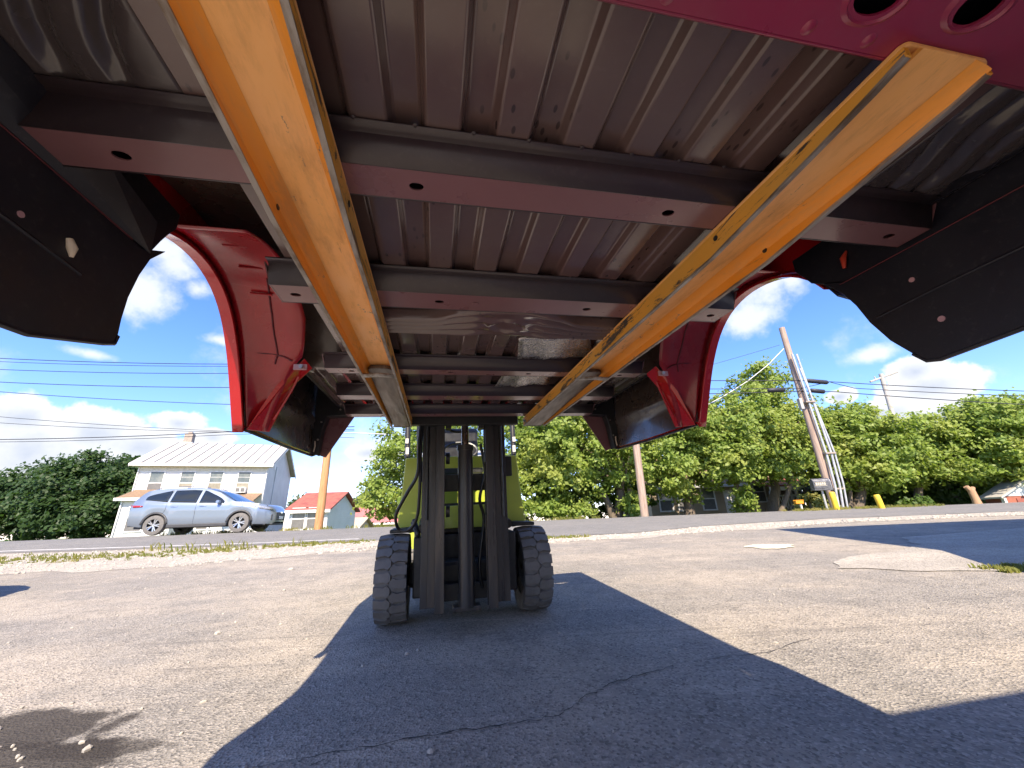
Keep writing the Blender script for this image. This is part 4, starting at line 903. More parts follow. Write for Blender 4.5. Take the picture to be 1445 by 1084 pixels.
def build_farmhouse():
    sc_ = 27.0/22.0
    fl = at(182, 654, 27.0); d = np.array([*(at(386, 656, 27.0)-Vector((0, 0, CZ)))]); Yr = 27.0*(fl.z-CZ)/d[2]; fr = at(386, 656, Yr)
    Lw, rz = wall_frame(fl, fr); oh = .40
    Lw -= 2*oh; D = 8.6; rise = 1.85*sc_; eave = fl.z
    base = Vector((fl.x, fl.y)) + Vector((math.cos(rz), math.sin(rz)))*oh + Vector((-math.sin(rz), math.cos(rz)))*.45
    z0 = Z(base.x, base.y)-.3
    root = empty('farmhouse', (base.x, base.y, z0), rz); tag(root, 'white two-storey farmhouse with pale standing-seam metal roof and chimney', 'house')
    e = eave-z0; W = MB()
    W.prism([(0, 0, 0), (Lw, 0, 0), (Lw, 0, e), (0, 0, e)], (0, .12, 0)); W.build('front_wall', 'siding', root)
    mid = D/2-.45
    for x in (0, Lw-.12):
        MB().prism([(x, .1205, 0), (x, D-.9, 0), (x, D-.9, e), (x, mid, e+rise*.95), (x, .1205, e+.06)], (.12, 0, 0)).build('gable_wall', 'siding_grey' if x else 'siding', root)
    MB().box(0, Lw, D-.9, D-.78, 0, e).build('back_wall', 'siding_grey', root)
    # roof panels
    n = 13; rf = empty('roof'); rf.parent = root
    for k in range(n):
        x0 = -oh+(Lw+2*oh)*k/n; x1 = -oh+(Lw+2*oh)*(k+1)/n
        for (ya, za, yb, zb) in ((-.45, e, mid, e+rise), (D-.45, e, mid, e+rise)):
            P = [(x0+.004, ya, za), (x1-.004, ya, za), (x1-.004, yb, zb), (x0+.004, yb, zb)]
            MB().prism(P, (0, 0, .05)).build('roof_panel', 'roof_metal', rf)
            if ya < 0: MB().prism([(x1-.025, ya, za+.051), (x1+.025, ya, za+.051), (x1+.025, yb, zb+.051), (x1-.025, yb, zb+.051)], (0, 0, .06)).build('standing_seam', 'roof_seam', rf)
    MB().box(-oh, Lw+oh, -.50, -.455, e-.14, e+.02).build('gutter', 'white_trim', root); MB().box(-oh+.02, Lw+oh-.02, -.45, -.004, e-.16, e-.12).build('soffit', 'cream_trim', root)
    MB().box(.01, Lw-.01, -.03, -.004, e-.45, e-.17).build('frieze', 'cream_trim', root)
    for s, x in ((1, Lw+oh-.03), (-1, -oh)):
        MB().prism([(x, -.45, e-.20), (x, -.45, e-.03), (x, mid, e+rise-.03), (x, D-.45, e-.03), (x, D-.45, e-.20), (x, mid, e+rise-.22)], (.03, 0, 0)).build('barge_board', 'cream_trim', root)
    ch = MB().box(.60, 1.18, mid-.1, mid+.45, e+rise-.15, e+rise+.85).build('chimney', 'chimney', rf, bevel=.02); MB().box(.74, 1.04, mid+.05, mid+.3, e+rise+.851, e+rise+1.0).build('chimney_pot', 'chimney', ch)
    MB().box(.45, 1.32, mid-.2, mid+.6, e+rise-.1, e+rise+.10).build('chimney_flashing', 'roof_metal', rf)
    for (x, z1) in ((.06, e-.2), (Lw-.06, e-.2)): MB().tube([(x, -.05, .1), (x, -.05, z1)], .045, 8).build('downpipe', 'white_trim', root)
    # upper windows
    acs = []
    for k, fx in enumerate((.150, .375, .595, .815)):
        window(root, Lw*fx, e-.45-1.62, .78, 1.55, 'screen' if k in (0,) else 'blind', mull=1 if k == 0 else 2)
        if k in (1, 3):
            a = empty('window_air_conditioner'); m = Matrix.Translation((base.x, base.y, z0)) @ Matrix.Rotation(rz, 4, 'Z') @ Matrix.Translation((Lw*fx, 0, e-.45-1.60)); a.matrix_world = m
            tag(a, 'white window air conditioner in the farmhouse window nearest the red-brown cottage' if k == 3 else 'white window air conditioner in the second farmhouse window from the chimney', 'air conditioner', 'window air conditioners on the farmhouse')
            MB().box(-.33, .33, -.42, -.045, 0, .40).build('casing', 'white_trim', a, bevel=.02)
            for q in range(2): MB().box(-.29+q*.32, -.03+q*.32, -.424, -.421, .06, .34).build('vent_grille', 'screen', a)
    # side addition, left, with brown lean-to roof; little porch roof at the right
    MB().box(.45, 3.4, -1.7, -.001, 0, e-2.55).build('side_addition', 'siding', root)
    MB().prism([(.2, -2.0, e-2.55), (3.6, -2.0, e-2.55), (3.6, -.002, e-1.85), (.2, -.002, e-1.85)], (0, 0, .10)).build('lean_to_roof', 'roof_brown', root)
    MB().box(.17, 3.63, -2.07, -2.01, e-2.62, e-2.44).build('lean_to_gutter', 'white_trim', root); MB().tube([(.5, -1.76, .1), (.5, -1.76, e-2.6)], .05, 8).build('downpipe', 'white_trim', root)
    window(root, 1.45, e-4.5, .85, 1.45, y=-1.7); window(root, 2.75, e-4.5, .85, 1.45, y=-1.7)
    MB().prism([(Lw*.66, -1.7, e-2.75), (Lw-.15, -1.7, e-2.75), (Lw-.15, -.002, e-2.15), (Lw*.66, -.002, e-2.15)], (0, 0, .09)).build('porch_roof', 'roof_brown', root)
    for x in (Lw*.68, Lw-.22): MB().box(x-.06, x+.06, -1.6, -1.48, 0, e-2.76).build('porch_post', 'white_trim', root, bevel=.01)
    window(root, Lw*.40, e-4.5, .85, 1.5); window(root, Lw*.58, e-4.5, .85, 1.5)
    MB().tube([(Lw+.02, 2.2, .4), (Lw+.02, 2.2, e+.2)], .04, 6).build('service_conduit', 'siding_grey', root)
    MB().prism([(Lw+.003, 1.5, e+.35), (Lw+.003, 1.9, e+.35), (Lw+.003, 1.9, e-.1), (Lw+.003, 1.5, e-.1)], (.03, 0, 0)).build('gable_vent', 'white_trim', root)
build_farmhouse()
def simple_house(name, label, px0, px1, Y, ytop, roof_rise, wallm, roofm, depth=5.0, wins=(), gable_front=False, z0=None, oh=.25):
    a = at(px0, ytop, Y); b = at(px1, ytop, Y); L = b.x-a.x; zb = Z(a.x, Y)-.4; e = a.z-zb
    root = empty(name, (a.x, Y, zb)); tag(root, label, 'house')
    MB().box(0, L, 0, .12, 0, e).build('front_wall', wallm, root)
    for x in (0, L-.12): MB().prism([(x, .1205, 0), (x, depth, 0), (x, depth, e), (x, depth/2, e+roof_rise*.93), (x, .1205, e+.03)], (.12, 0, 0)).build('gable_wall', wallm, root)
    MB().box(.121, L-.121, depth-.12, depth, 0, e).build('back_wall', wallm, root)
    rf = empty('roof'); rf.parent = root
    for (ya, yb) in ((-oh, depth/2), (depth+oh, depth/2)):
        MB().prism([(-oh, ya, e-.02), (L+oh, ya, e-.02), (L+oh, yb, e+roof_rise), (-oh, yb, e+roof_rise)], (0, 0, .09)).build('roof_slope', roofm, rf)
    MB().box(-oh, L+oh, -oh-.05, -oh-.003, e-.12, e+.05).build('gutter', 'white_trim', root)
    for (fx, z, w, h) in wins: window(root, L*fx, z, w, h)
    return root, L, e
simple_house('cottage', 'small pale cottage with rust-red roof beside the farmhouse', 409, 463, 24.5, 722, 1.15, 'siding', 'roof_rust', 4.2, ((.28, .75, .85, 1.15), (.63, .75, .85, 1.15)))
simple_house('barn', 'low barn with faded red roof beyond the cottage', 470, 560, 40, 741, 1.7, 'siding_tan', 'roof_pink', 9)
r, L, e = simple_house('shed', 'low tan-roofed shed in front of the red-roofed barn', 482, 505, 33, 746, .75, 'siding_tan', 'roof_tan', 3)
# house behind the maples with a porch
def porch_house():
    Y = 24.0; root, L, e = simple_house('porch_house', 'tan-sided house with white porch half hidden by the maples', 915, 1130, Y, 688, 2.2, 'siding_tan', 'roof_brown', 7, ((.10, .95, .7, 1.2), (.22, .95, .7, 1.2), (.38, .95, .7, 1.2)))
    x0 = L*.66
    MB().box(x0, L+1.2, -2.0, -.002, .55, .70).build('porch_floor', 'pole_pale', root)
    MB().prism([(x0-.2, -2.3, e-.35), (L+1.4, -2.3, e-.35), (L+1.4, -.01, e+.25), (x0-.2, -.01, e+.25)], (0, 0, .09)).build('porch_roof', 'roof_rust', root)
    MB().box(x0-.2, L+1.4, -2.32, -2.22, e-.55, e-.352).build('porch_fascia', 'white_trim', root)
    for k in range(4):
        x = lerp(x0, L+1.1, k/3); MB().box(x-.06, x+.06, -2.0, -1.88, .701, e-.552).build('porch_post', 'white_trim', root)
    for k in range(3):
        xa, xb = lerp(x0, L+1.1, k/3)+.07, lerp(x0, L+1.1, (k+1)/3)-.07
        if k == 1: continue
        mb = MB()
        nn = int((xb-xa)/.16)
        for q in range(nn):
            x = xa+q*.16; mb.prism([(x, -1.96, .78), (x+.03, -1.96, .78), (x+.19, -1.96, 1.45), (x+.16, -1.96, 1.45)], (0, .012, 0)); mb.prism([(x+.16, -1.945, .78), (x+.19, -1.945, .78), (x+.03, -1.945, 1.45), (x, -1.945, 1.45)], (0, .012, 0))
        mb.build('lattice', 'white_trim', root); MB().box(xa, xb, -1.98, -1.90, 1.46, 1.54).build('handrail', 'white_trim', root)
    MB().box(x0+1.2, x0+2.05, -.03, -.004, .71, 2.6).build('front_door', 'roof_brown', root); window(root, x0+.55, 1.3, .6, 1.1); window(root, L-.35, 1.2, .55, 1.3)
    MB().box(x0-1.6, x0-.7, -.05, -.004, .4, 2.0).build('pale_side_door', 'white_trim', root)
porch_house()
def brick_shed():
    Y = 17.2; a = at(1418, 707, Y); z0 = Z(a.x, Y)-.2; top = at(1425, 681, Y).z-z0
    root = empty('brick_shed', (a.x, Y, z0)); tag(root, 'small red brick shed with white gable at the end of the hedge', 'shed')
    MB().box(0, 3.2, 0, .7, 0, top-.55).build('brick_wall', 'brick_red', root); MB().prism([(-.05, -.02, top-.549), (3.25, -.02, top-.549), (1.6, -.02, top+.25)], (0, .7, 0)).build('white_gable', 'white_trim', root)
    for s in (0, 1): MB().prism([(-.25 if not s else 3.45, -.15, top-.64), (1.6, -.15, top+.26), (1.6, -.15, top+.33), (-.25 if not s else 3.45, -.15, top-.57)], (0, .9, 0)).build('roof_slope', 'roof_metal', root)
    MB().box(-.12, -.02, -.10, .02, 0, top-.62).build('corner_post', 'white_trim', root); MB().box(.5, 1.4, -.03, -.003, .1, top-.65).build('door', 'roof_rust', root)
brick_shed()
# workshop shapes out of view, added to cast the shade on the lot
def blocker():
    # unseen container added behind the camera to shade the near ground
    p = bed(.12, -3.57, GW); z0 = Z(p.x, p.y)
    root = empty('unseen_shade_box', (p.x, p.y, z0), math.atan2(KU[1], KU[0])); tag(root, 'unseen white ribbed container standing behind the photographer', 'shadebox')
    h = 2.38; L = 4.6
    MB().box(0, L, -2.4, 0, .02, h).build('box', 'blocker_clad', root)
    for k in range(23): MB().box(.08+k*.196, .18+k*.196, .001, .035, .15, h-.15).build('corrugation', 'blocker_clad', root)
    MB().box(-.01, L+.01, -2.41, .04, h+.001, h+.06).build('roof', 'blocker_clad', root); MB().box(-.01, L+.01, -2.41, .04, -.12, .019).build('base_rail', 'black', root)
    wing = empty('blocker', (4.98, 2.9, Z(5, 2.9)-.1), 0); tag(wing, 'unseen tall pale workshop with a steep lean-to at its corner', 'blocker')  # unseen mass, shaped to cast the shade at the right
    MB().box(0, 8, -4.5, 0, 0, 5.1).build('wing_block', 'blocker_clad', wing); MB().box(-.02, 8.05, -4.5, .03, 5.102, 5.2).build('roof', 'roof_metal', wing)
    MB().prism([(-.75, 0, 0), (-.004, 0, 0), (-.004, 0, 2.35), (-.75, 0, 1.05)], (0, -4.4, 0)).build('shade_slope', 'blocker_clad', wing)  # slope shaped after the diagonal edge of the cast shade
blocker()

# ------------------------------------------------------------------ poles, wires, roadside things
def pole(name, label, base, top, r0, r1, m, group='utility poles'):
    root = empty(name, base); tag(root, label, 'utility pole', group)
    b = Vector(base); MB().tube([(0, 0, -.3)]+[tuple((Vector(top)-b)*t) for t in (.25, .5, .75, 1)], [r0, lerp(r0, r1, .25), lerp(r0, r1, .5), lerp(r0, r1, .75), r1], 14).build('shaft', m, root, smooth=50)
    return root
def gpt(x, y): return Vector((x, y, Z(x, y)))
b1 = at(449, 749, 14.9); b1.z = Z(b1.x, b1.y); t1 = at(481, 480, 14.9)
P1 = pole('utility_pole', 'orange-brown wooden utility pole beside the cottage', b1, t1, .150, .115, 'pole_orange')
b2 = at(910, 731, 15.0); b2.z = Z(b2.x, b2.y); t2 = at(882, 500, 15.0)
P2 = pole('utility_pole', 'grey-brown wooden utility pole among the maples', b2, t2, .15, .115, 'pole_grey')
b3 = at(1180, 720, 14.8); b3.z = Z(b3.x, b3.y); t3 = at(1103, 463, 14.8)
P3 = pole('utility_pole', 'tall wooden utility pole carrying pale conduits, beside the mailbox', b3, t3, .155, .11, 'pole_grey')
b4 = at(1290, 700, 30); b4.z = Z(b4.x, b4.y)-.5; t4 = at(1243, 528, 30)
P4 = pole('utility_pole', 'pale distant utility pole with slanted crossarm above the trees', b4, t4, .19, .15, 'pole_pale')
a0 = at(1228, 539, 30)-b4; a1 = at(1266, 525, 30)-b4
MB().tube([a0, a1], .075, 6).build('crossarm', 'pole_pale', P4)
MB().tube([a0.lerp(a1, .2)+Vector((0, 0, 0)), a0.lerp(a1, .2)+Vector((0, 0, .3))], .05, 6).build('insulator', 'pole_pale', P4); MB().tube([a0.lerp(a1, .8), at(1248, 560, 30)-b4], .03, 6).build('brace', 'pole_pale', P4)
# conduits strapped to P3
def rel(P, b): return [tuple(Vector(p)-b) for p in P]
for (xt, yt, xm, ym, xb, yb, r) in ((1118, 500, 1166, 640, 1184, 720, .042), (1124, 500, 1173, 640, 1190, 719, .042), (1129, 520, 1178, 640, 1196, 718, .034)):
    MB().tube(rel([at(xt, yt, 14.55), at((xt+xm)/2, (yt+ym)/2, 14.55), at(xm, ym, 14.55), at(lerp(xm, xb, .55)+2, lerp(ym, yb, .55), 14.50), at(xb, yb, 14.50)-Vector((0, 0, .05))], b3), r, 8).build('conduit', 'conduit', P3, smooth=50)
for (x, y) in ((1140, 568), (1168, 640), (1180, 690)): MB().box(*sum([[c-.16, c+.22] for c in [(at(x, y, 14.6)-b3).x]], []), (at(x, y, 14.6)-b3).y-.13, (at(x, y, 14.6)-b3).y+.2, (at(x, y, 14.6)-b3).z-.025, (at(x, y, 14.6)-b3).z+.025).build('strap', 'chimney', P3)
q = at(1128, 566, 14.5)-b3; MB().box(q.x-.06, q.x+.06, q.y-.1, q.y+.06, q.z-.35, q.z+.1).build('equipment_box', 'pole_pale', P3, bevel=.02)
def wire(pts, r, label, m='wire', group='overhead wires along the road'):
    out = []
    for i in range(len(pts)-1):
        a, b = Vector(pts[i]), Vector(pts[i+1]); n = 10; sag = (b-a).length**2*.0006
        for k in range(n): t = k/n; q = a.lerp(b, t); q.z -= 4*sag*t*(1-t); out.append(q)
    out.append(Vector(pts[-1])); o = empty('overhead_wire', out[0]); bpy.data.objects.remove(o)
    ob = MB().tube(out, r, 5).build('overhead_wire', m, None, smooth=60); tag(ob, label, 'wire', group); return ob
YW = 14.9
left = [((-260, 488), (330, 514), (500, 519), .016, 'uppermost of the wires crossing the sky above the farmhouse'), ((-260, 494), (330, 517), (500, 521), .012, 'thin second wire close under the uppermost wire above the farmhouse'),
        ((-260, 506), (330, 527), (500, 532), .014, 'third wire down in the sky above the farmhouse'), ((-260, 522), (330, 547), (500, 554), .015, 'fourth wire down in the sky above the farmhouse'),
        ((-260, 527), (330, 571), (500, 577), .013, 'slack wavy cable, fifth down above the farmhouse'), ((-260, 560), (330, 609), (500, 618), .010, 'thin wire crossing the big cumulus, upper of the low group above the farmhouse'),
        ((-260, 575), (330, 610), (500, 606), .010, 'thin wire, middle of the low group above the farmhouse chimney'), ((-260, 619), (330, 609), (500, 602), .016, 'thick cable just above the farmhouse chimney'), ((-260, 622), (330, 613), (500, 608), .011, 'thin cable hanging under the thick cable above the farmhouse chimney')]
for (a, b, c, r, lab) in left: wire([at(*a, YW), at(*b, YW), at(*c, YW)], r, lab)
for (pts, r, lab) in (([(560, 520), (985, 537), (1128, 537), (1175, 539), (1445, 552), (1800, 570)], .016, 'top wire through the conduit pole above the maples'),
                      ([(560, 545), (985, 549), (1130, 548), (1170, 539), (1206, 548), (1445, 559), (1800, 575)], .014, 'middle wire with a dip beside the conduit pole'),
                      ([(560, 560), (985, 556), (1132, 552), (1180, 553), (1445, 571), (1800, 592)], .017, 'lowest wire through the conduit pole above the maples'),
                      ([(930, 545), (1000, 516), (1100, 487)], .008, 'thin wire rising to the top of the conduit pole')): wire([at(x, y, YW-.25) for x, y in pts], r, lab)
wire([at(900, 606, 15.2), at(985, 578, 15.0), at(1020, 560, 14.9), at(1055, 538, 14.8), at(1085, 514, 14.7), at(1106, 492, 14.6)], .018, 'thick pale service cable sagging from the conduit pole', 'cable_white')
wire([at(476, 611, 14.8), at(500, 611, 14.9), at(545, 613, 15.0)], .02, 'pale cable between the orange-brown pole and the maple', 'cable_white')
for (x0, x1, y0, y1, lab) in ((1136, 1169, 537, 540, 'upper dark splice case on the wire beside the conduit pole'), (1143, 1164, 551, 553, 'lower dark splice case on the wire, on the hedge side of the conduit pole'), (1083, 1108, 551, 550, 'dark splice case on the wire, on the porch house side of the conduit pole')):
    a, b = at(x0, y0, YW-.27), at(x1, y1, YW-.27); o = MB().tube([a, a.lerp(b, .08), a.lerp(b, .92), b], [.03, .085, .085, .03], 10).build('splice_case', 'wire', smooth=50); tag(o, lab, 'splice case', 'splice cases on the wires')
# mailbox on its post
def mailbox():
    c = at(1157, 683, 13.6); g = Z(c.x, c.y); root = empty('mailbox', (c.x, c.y, g), math.radians(-12)); tag(root, 'dark grey mailbox with pale door on a slim post by the conduit pole', 'mailbox')
    h = c.z-g; sz = .95; prof = [(-.14, -.16), (.14, -.16), (.14, .06)]+[(.14*math.cos(a), .06+.13*math.sin(a)) for a in np.linspace(.3, math.pi-.3, 7)]+[(-.14, .06)]
    body = MB().prism([(-.27*sz, y*sz, h+z*sz) for y, z in prof], (.54*sz, 0, 0)).build('box', 'mailbox', root, bevel=.01)
    MB().prism([(.272*sz, y*sz*.96, h+z*sz*.96) for y, z in prof], (.012, 0, 0)).build('door', 'mail_face', root, bevel=.004); MB().prism([(-.27*sz, -.14, h-.21), (.30*sz, -.14, h-.21), (.30*sz, -.14, h-.155), (-.27*sz, -.14, h-.155)], (0, .28, 0)).build('tray', 'mailbox', root)
    MB().box(-.025, .025, -.025, .025, -.2, h-.211).build('post', 'conduit', root)
    for k in range(5): MB().box(-.19+k*.062, -.145+k*.062, -.139, -.1335, h-.045+.010*(k % 2), h+.035).build('lettering', 'gold', body)
    MB().box(-.22, .14, -.1385, -.1335, h-.070, h-.060).build('lettering_border', 'gold', body); MB().box(-.22, .14, -.1385, -.1335, h+.048, h+.056).build('lettering_border', 'gold', body)
    # box sits on the tray, tray on the post
mailbox()
def bollard(x0, y0, x1, y1, Y, label):
    b = at(x0, y0, Y); b.z = Z(b.x, Y); t = at(x1, y1, Y); root = empty('bollard', b); tag(root, label, 'bollard', 'yellow bollards by the conduit pole')
    d = t-b; MB().tube([(0, 0, -.1), tuple(d*.5), tuple(d*.93), tuple(d*.985), tuple(d)], [.085, .085, .085, .07, .02], 14).build('post', 'yellow', root, smooth=40)
bollard(1182, 722, 1173, 694, 13.4, 'yellow steel bollard right against the conduit pole'); bollard(1246, 720, 1236, 698, 13.0, 'leaning yellow steel bollard standing alone on the verge')
def stump():
    b = at(1379, 710, 15.3); b.z = Z(b.x, b.y); root = empty('tree_stump', b); tag(root, 'pale broken tree stump with forked top on the verge', 'stump')
    MB().tube([(0, 0, -.2), (0, 0, .15), (-.03, 0, .5)], [.16, .12, .11], 10).build('trunk', 'stump', root, smooth=50); MB().tube([(-.03, 0, .45), (-.15, .02, .64)], [.095, .08], 8).build('fork', 'stump', root); MB().tube([(-.02, 0, .45), (.09, 0, .60)], [.09, .06], 8).build('fork', 'stump', root)
stump()
def newspaper_tube():
    c = at(1128, 709, 15.6); g = Z(c.x, c.y); root = empty('newspaper_box', (c.x, c.y, g)); tag(root, 'orange newspaper box on a white post in front of the porch', 'newspaper box')
    h = c.z-g; MB().box(-.17, .13, -.07, .08, h-.06, h+.06).build('box', 'orange_box', root, bevel=.02); MB().box(.0, .05, -.03, .03, -.1, h-.061).build('post', 'white_trim', root); MB().prism([(-.18, -.08, h+.061), (.14, -.08, h+.061), (.12, -.08, h+.09), (-.15, -.08, h+.09)], (0, .17, 0)).build('lid', 'orange_box', root)
newspaper_tube()

# ------------------------------------------------------------------ trees and plants
def leaf_mesh(name, cen, nrm, size, m, parent=None, off=(0, 0, 0), asp=.62):
    n = len(cen); cen = np.asarray(cen)-np.array(off); nrm = nrm/np.linalg.norm(nrm, axis=1)[:, None]
    a = np.random.normal(size=(n, 3)); a -= nrm*np.sum(a*nrm, 1)[:, None]; a /= np.linalg.norm(a, axis=1)[:, None]; b = np.cross(nrm, a)
    s = size[:, None] if hasattr(size, '__len__') else np.full((n, 1), size)
    bend = nrm*s*.22
    V = np.stack([cen-a*s, cen+b*s*asp-bend*.4, cen+a*s+bend*.3, cen-b*s*asp-bend*.4], 1).reshape(-1, 3).astype(np.float32)
    me = bpy.data.meshes.new(name); me.vertices.add(4*n); me.vertices.foreach_set('co', V.ravel()); me.loops.add(4*n); me.loops.foreach_set('vertex_index', np.arange(4*n, dtype=np.int32))
    me.polygons.add(n); me.polygons.foreach_set('loop_start', np.arange(0, 4*n, 4, dtype=np.int32)); me.polygons.foreach_set('loop_total', np.full(n, 4, dtype=np.int32)); me.update(calc_edges=True)
    me.materials.append(MT[m]); o = bpy.data.objects.new(name, me); col.objects.link(o)
    if parent is not None: o.parent = parent
    return o
def crown_pts(lobes, nleaf, clump_r, rng):
    """lobes: (centre, radii, weight) ellipsoids; leaves gather in flattened clumps near lobe shells"""
    C, Nn = [], []
    tot = sum(l[2] for l in lobes)
    for (c, r, wgt) in lobes:
        c = np.array(c); r = np.array(r); k = max(6, int(nleaf*wgt/tot/70))
        d = rng.normal(size=(k, 3)); d[:, 2] += .15; d /= np.linalg.norm(d, axis=1)[:, None]
        rad = 1-.55*rng.random(k)**2.2; rad += rng.normal(size=k)*.06; cc = c+d*r*rad[:, None]
        per = int(nleaf*wgt/tot/k)
        for i in range(k):
            cr = clump_r*rng.uniform(.6, 1.3); p = rng.normal(size=(per, 3)); p *= (rng.random((per, 1))**.5)*cr/np.linalg.norm(p, axis=1)[:, None]
            p[:, 2] *= .62; p[:, 2] -= .22*np.sum(p[:, :2]**2, 1)/cr
            C.append(cc[i]+p); nn = d[i]*.6+np.array([0, -.45, .6])+rng.normal(size=(per, 3))*.7; Nn.append(nn)
    C = np.concatenate(C); Nn = np.concatenate(Nn); q = rng.random(len(C)) < .16; C[q] += rng.normal(size=(int(q.sum()), 3))*clump_r*.36
    return C, Nn
def tree(label, base, trunk_top, lobes, nleaf, leaf, m='leaf', clump=.46, group=None, name='maple_tree', tr=.22, cat='tree', seed=1, extra=()):
    rng = np.random.default_rng(seed); base = Vector(base); root = empty(name, base); tag(root, label, cat, group)
    P, N_ = crown_pts(lobes, nleaf, clump, rng)
    leaf_mesh('crown', P, N_, leaf*rng.uniform(.6, 1.25, len(P)), m, root, tuple(base))
    tt = Vector(trunk_top)-base; mb = MB(); j = Vector((rng.normal()*.08, 0, 0))
    mb.tube([(0, 0, -.4), (0, 0, .1), tuple(tt*.35+j), tuple(tt*.7-j), tuple(tt)], [tr*1.35, tr*1.1, tr*.9, tr*.75, tr*.5], 10)
    for (c, r, w) in lobes:
        for k in range(3):
            e = Vector(c)+Vector((rng.uniform(-.5, .5)*r[0], rng.uniform(-.5, .5)*r[1], rng.uniform(-.2, .4)*r[2]))-base; s = tt*rng.uniform(.45, .95)
            mid = s.lerp(e, .5)+Vector((0, 0, rng.uniform(-.2, .4))); mb.tube([tuple(s), tuple(mid), tuple(e)], [tr*.42, tr*.26, tr*.08], 6)
    mb.build('trunk', 'bark', root, smooth=60)
    for (p0, p1, r_) in extra:
        a, b = Vector(p0)-base, Vector(p1)-base; MB().tube([tuple(a), tuple(a.lerp(b, .5)+Vector((.06, 0, 0))), tuple(b)], [r_, r_*.8, r_*.6], 8).build('trunk', 'bark', root, smooth=60)
    return root
def lobe(x, y, Y, rx, ry, dep=None, w=None):
    c = at(x, y, Y); k = px2m(x, y, Y); a, b = rx*k, ry*k; return ((c.x, c.y, c.z), (a, dep or min(a, 3.0), b), w or (a*b))
def base_at(x, Y):
    p = at(x, 735, Y); return (p.x, Y, Z(p.x, Y))
G1 = 'maples along the far side of the road'
tree('leafy green maple behind the forklift, on the barn side', base_at(600, 18), at(600, 660, 18), [lobe(570, 680, 18, 58, 55), lobe(615, 620, 18, 75, 60), lobe(545, 700, 17.6, 30, 32), lobe(660, 690, 18, 70, 50)], 23250, .092, group=G1, seed=2)
tree('leafy green maple with a leaning twin trunk behind the gravel-edged road', base_at(872, 18), at(878, 650, 18), [lobe(800, 640, 18, 75, 62), lobe(760, 680, 17.6, 48, 42), lobe(860, 655, 17.5, 62, 48), lobe(850, 600, 18.4, 90, 50), lobe(770, 610, 18.5, 60, 45)], 32550, .092, group=G1, seed=3,
     extra=[(Vector(base_at(866, 17.8)), at(846, 688, 17.8), .19), (Vector(base_at(885, 17.7)), at(888, 690, 17.7), .14)])
tree('broad dark-shadowed maple hiding the end of the porch house', base_at(975, 19.0), at(975, 640, 19), [lobe(960, 640, 18.6, 68, 58), lobe(1010, 620, 19, 70, 62), lobe(930, 672, 18, 42, 30), lobe(1020, 650, 18, 55, 34), lobe(960, 590, 19.4, 70, 40)], 31000, .092, group=G1, seed=4)
tree('tall maple rising highest beside the conduit pole', base_at(1092, 19.5), at(1092, 630, 19.5), [lobe(1070, 562, 19.8, 42, 44), lobe(1100, 610, 19.5, 62, 50), lobe(1055, 620, 19, 60, 50), lobe(1110, 645, 18.5, 55, 32), lobe(1065, 650, 18.6, 48, 28), lobe(1080, 530, 19.8, 28, 20)], 31000, .092, group=G1, seed=5,
     extra=[(Vector(base_at(1105, 18.6)), at(1118, 668, 18.6), .13), (Vector(base_at(1045, 18.9)), at(1035, 660, 18.9), .15)])
tree('yellow-green maple behind the lone leaning bollard', base_at(1216, 18.2), at(1212, 650, 18.2), [lobe(1215, 625, 18.2, 62, 48), lobe(1180, 640, 18.5, 45, 48), lobe(1255, 645, 18, 42, 42), lobe(1215, 665, 17.8, 60, 26), lobe(1200, 595, 18.6, 44, 24)], 24800, .092, group=G1, seed=6, extra=[(Vector(base_at(1205, 18.0)), at(1195, 670, 18.0), .10)])
tree('thin airy maple with open top in front of the hedge', base_at(1303, 19), at(1292, 640, 19), [lobe(1300, 625, 19, 48, 34), lobe(1330, 640, 19, 40, 34), lobe(1285, 655, 18.6, 40, 28), lobe(1320, 600, 19.3, 45, 18, w=.35)], 13175, .092, group=G1, seed=7, tr=.17)
tree('big rounded maple at the brick shed', base_at(1438, 18.0), at(1430, 650, 18.0), [lobe(1400, 605, 18, 62, 42), lobe(1450, 610, 18, 70, 50), lobe(1375, 645, 17.8, 48, 34), lobe(1430, 650, 17.6, 60, 30)], 29450, .092, group=G1, seed=8, extra=[(Vector(base_at(1447, 17.7)), at(1425, 672, 17.7), .14)])
tree('maple half out of view past the brick shed', base_at(1560, 19), at(1550, 650, 19), [lobe(1540, 600, 19, 80, 55), lobe(1600, 620, 19, 80, 60)], 13950, .092, group=G1, seed=18)
G3 = 'trees standing behind the maples'
tree('tall tree behind the twin-trunk maple', base_at(790, 26), at(790, 640, 26), [lobe(790, 610, 26, 80, 50), lobe(850, 640, 26, 70, 50), lobe(740, 650, 26, 60, 55)], 15000, .13, 'leaf', .8, G3, seed=41)
tree('tall tree behind the maple that hides the porch house', base_at(1010, 28), at(1010, 640, 28), [lobe(1000, 610, 28, 70, 42), lobe(1050, 630, 28, 60, 45), lobe(940, 640, 28, 60, 45)], 15000, .13, 'leaf', .8, G3, seed=42)
tree('tree behind the conduit pole between two maples', base_at(1155, 26), at(1155, 650, 26), [lobe(1150, 620, 26, 50, 40), lobe(1190, 630, 26, 50, 42), lobe(1120, 650, 26, 50, 40)], 13000, .13, 'leaf', .8, G3, seed=43)
tree('tree behind the thin airy maple', base_at(1270, 28), at(1270, 660, 28), [lobe(1265, 650, 28, 55, 34), lobe(1330, 655, 28, 60, 34), lobe(1390, 640, 28, 55, 44)], 13000, .14, 'leaf_hedge', .8, G3, seed=44)
G2 = 'dark trees beside the farmhouse'
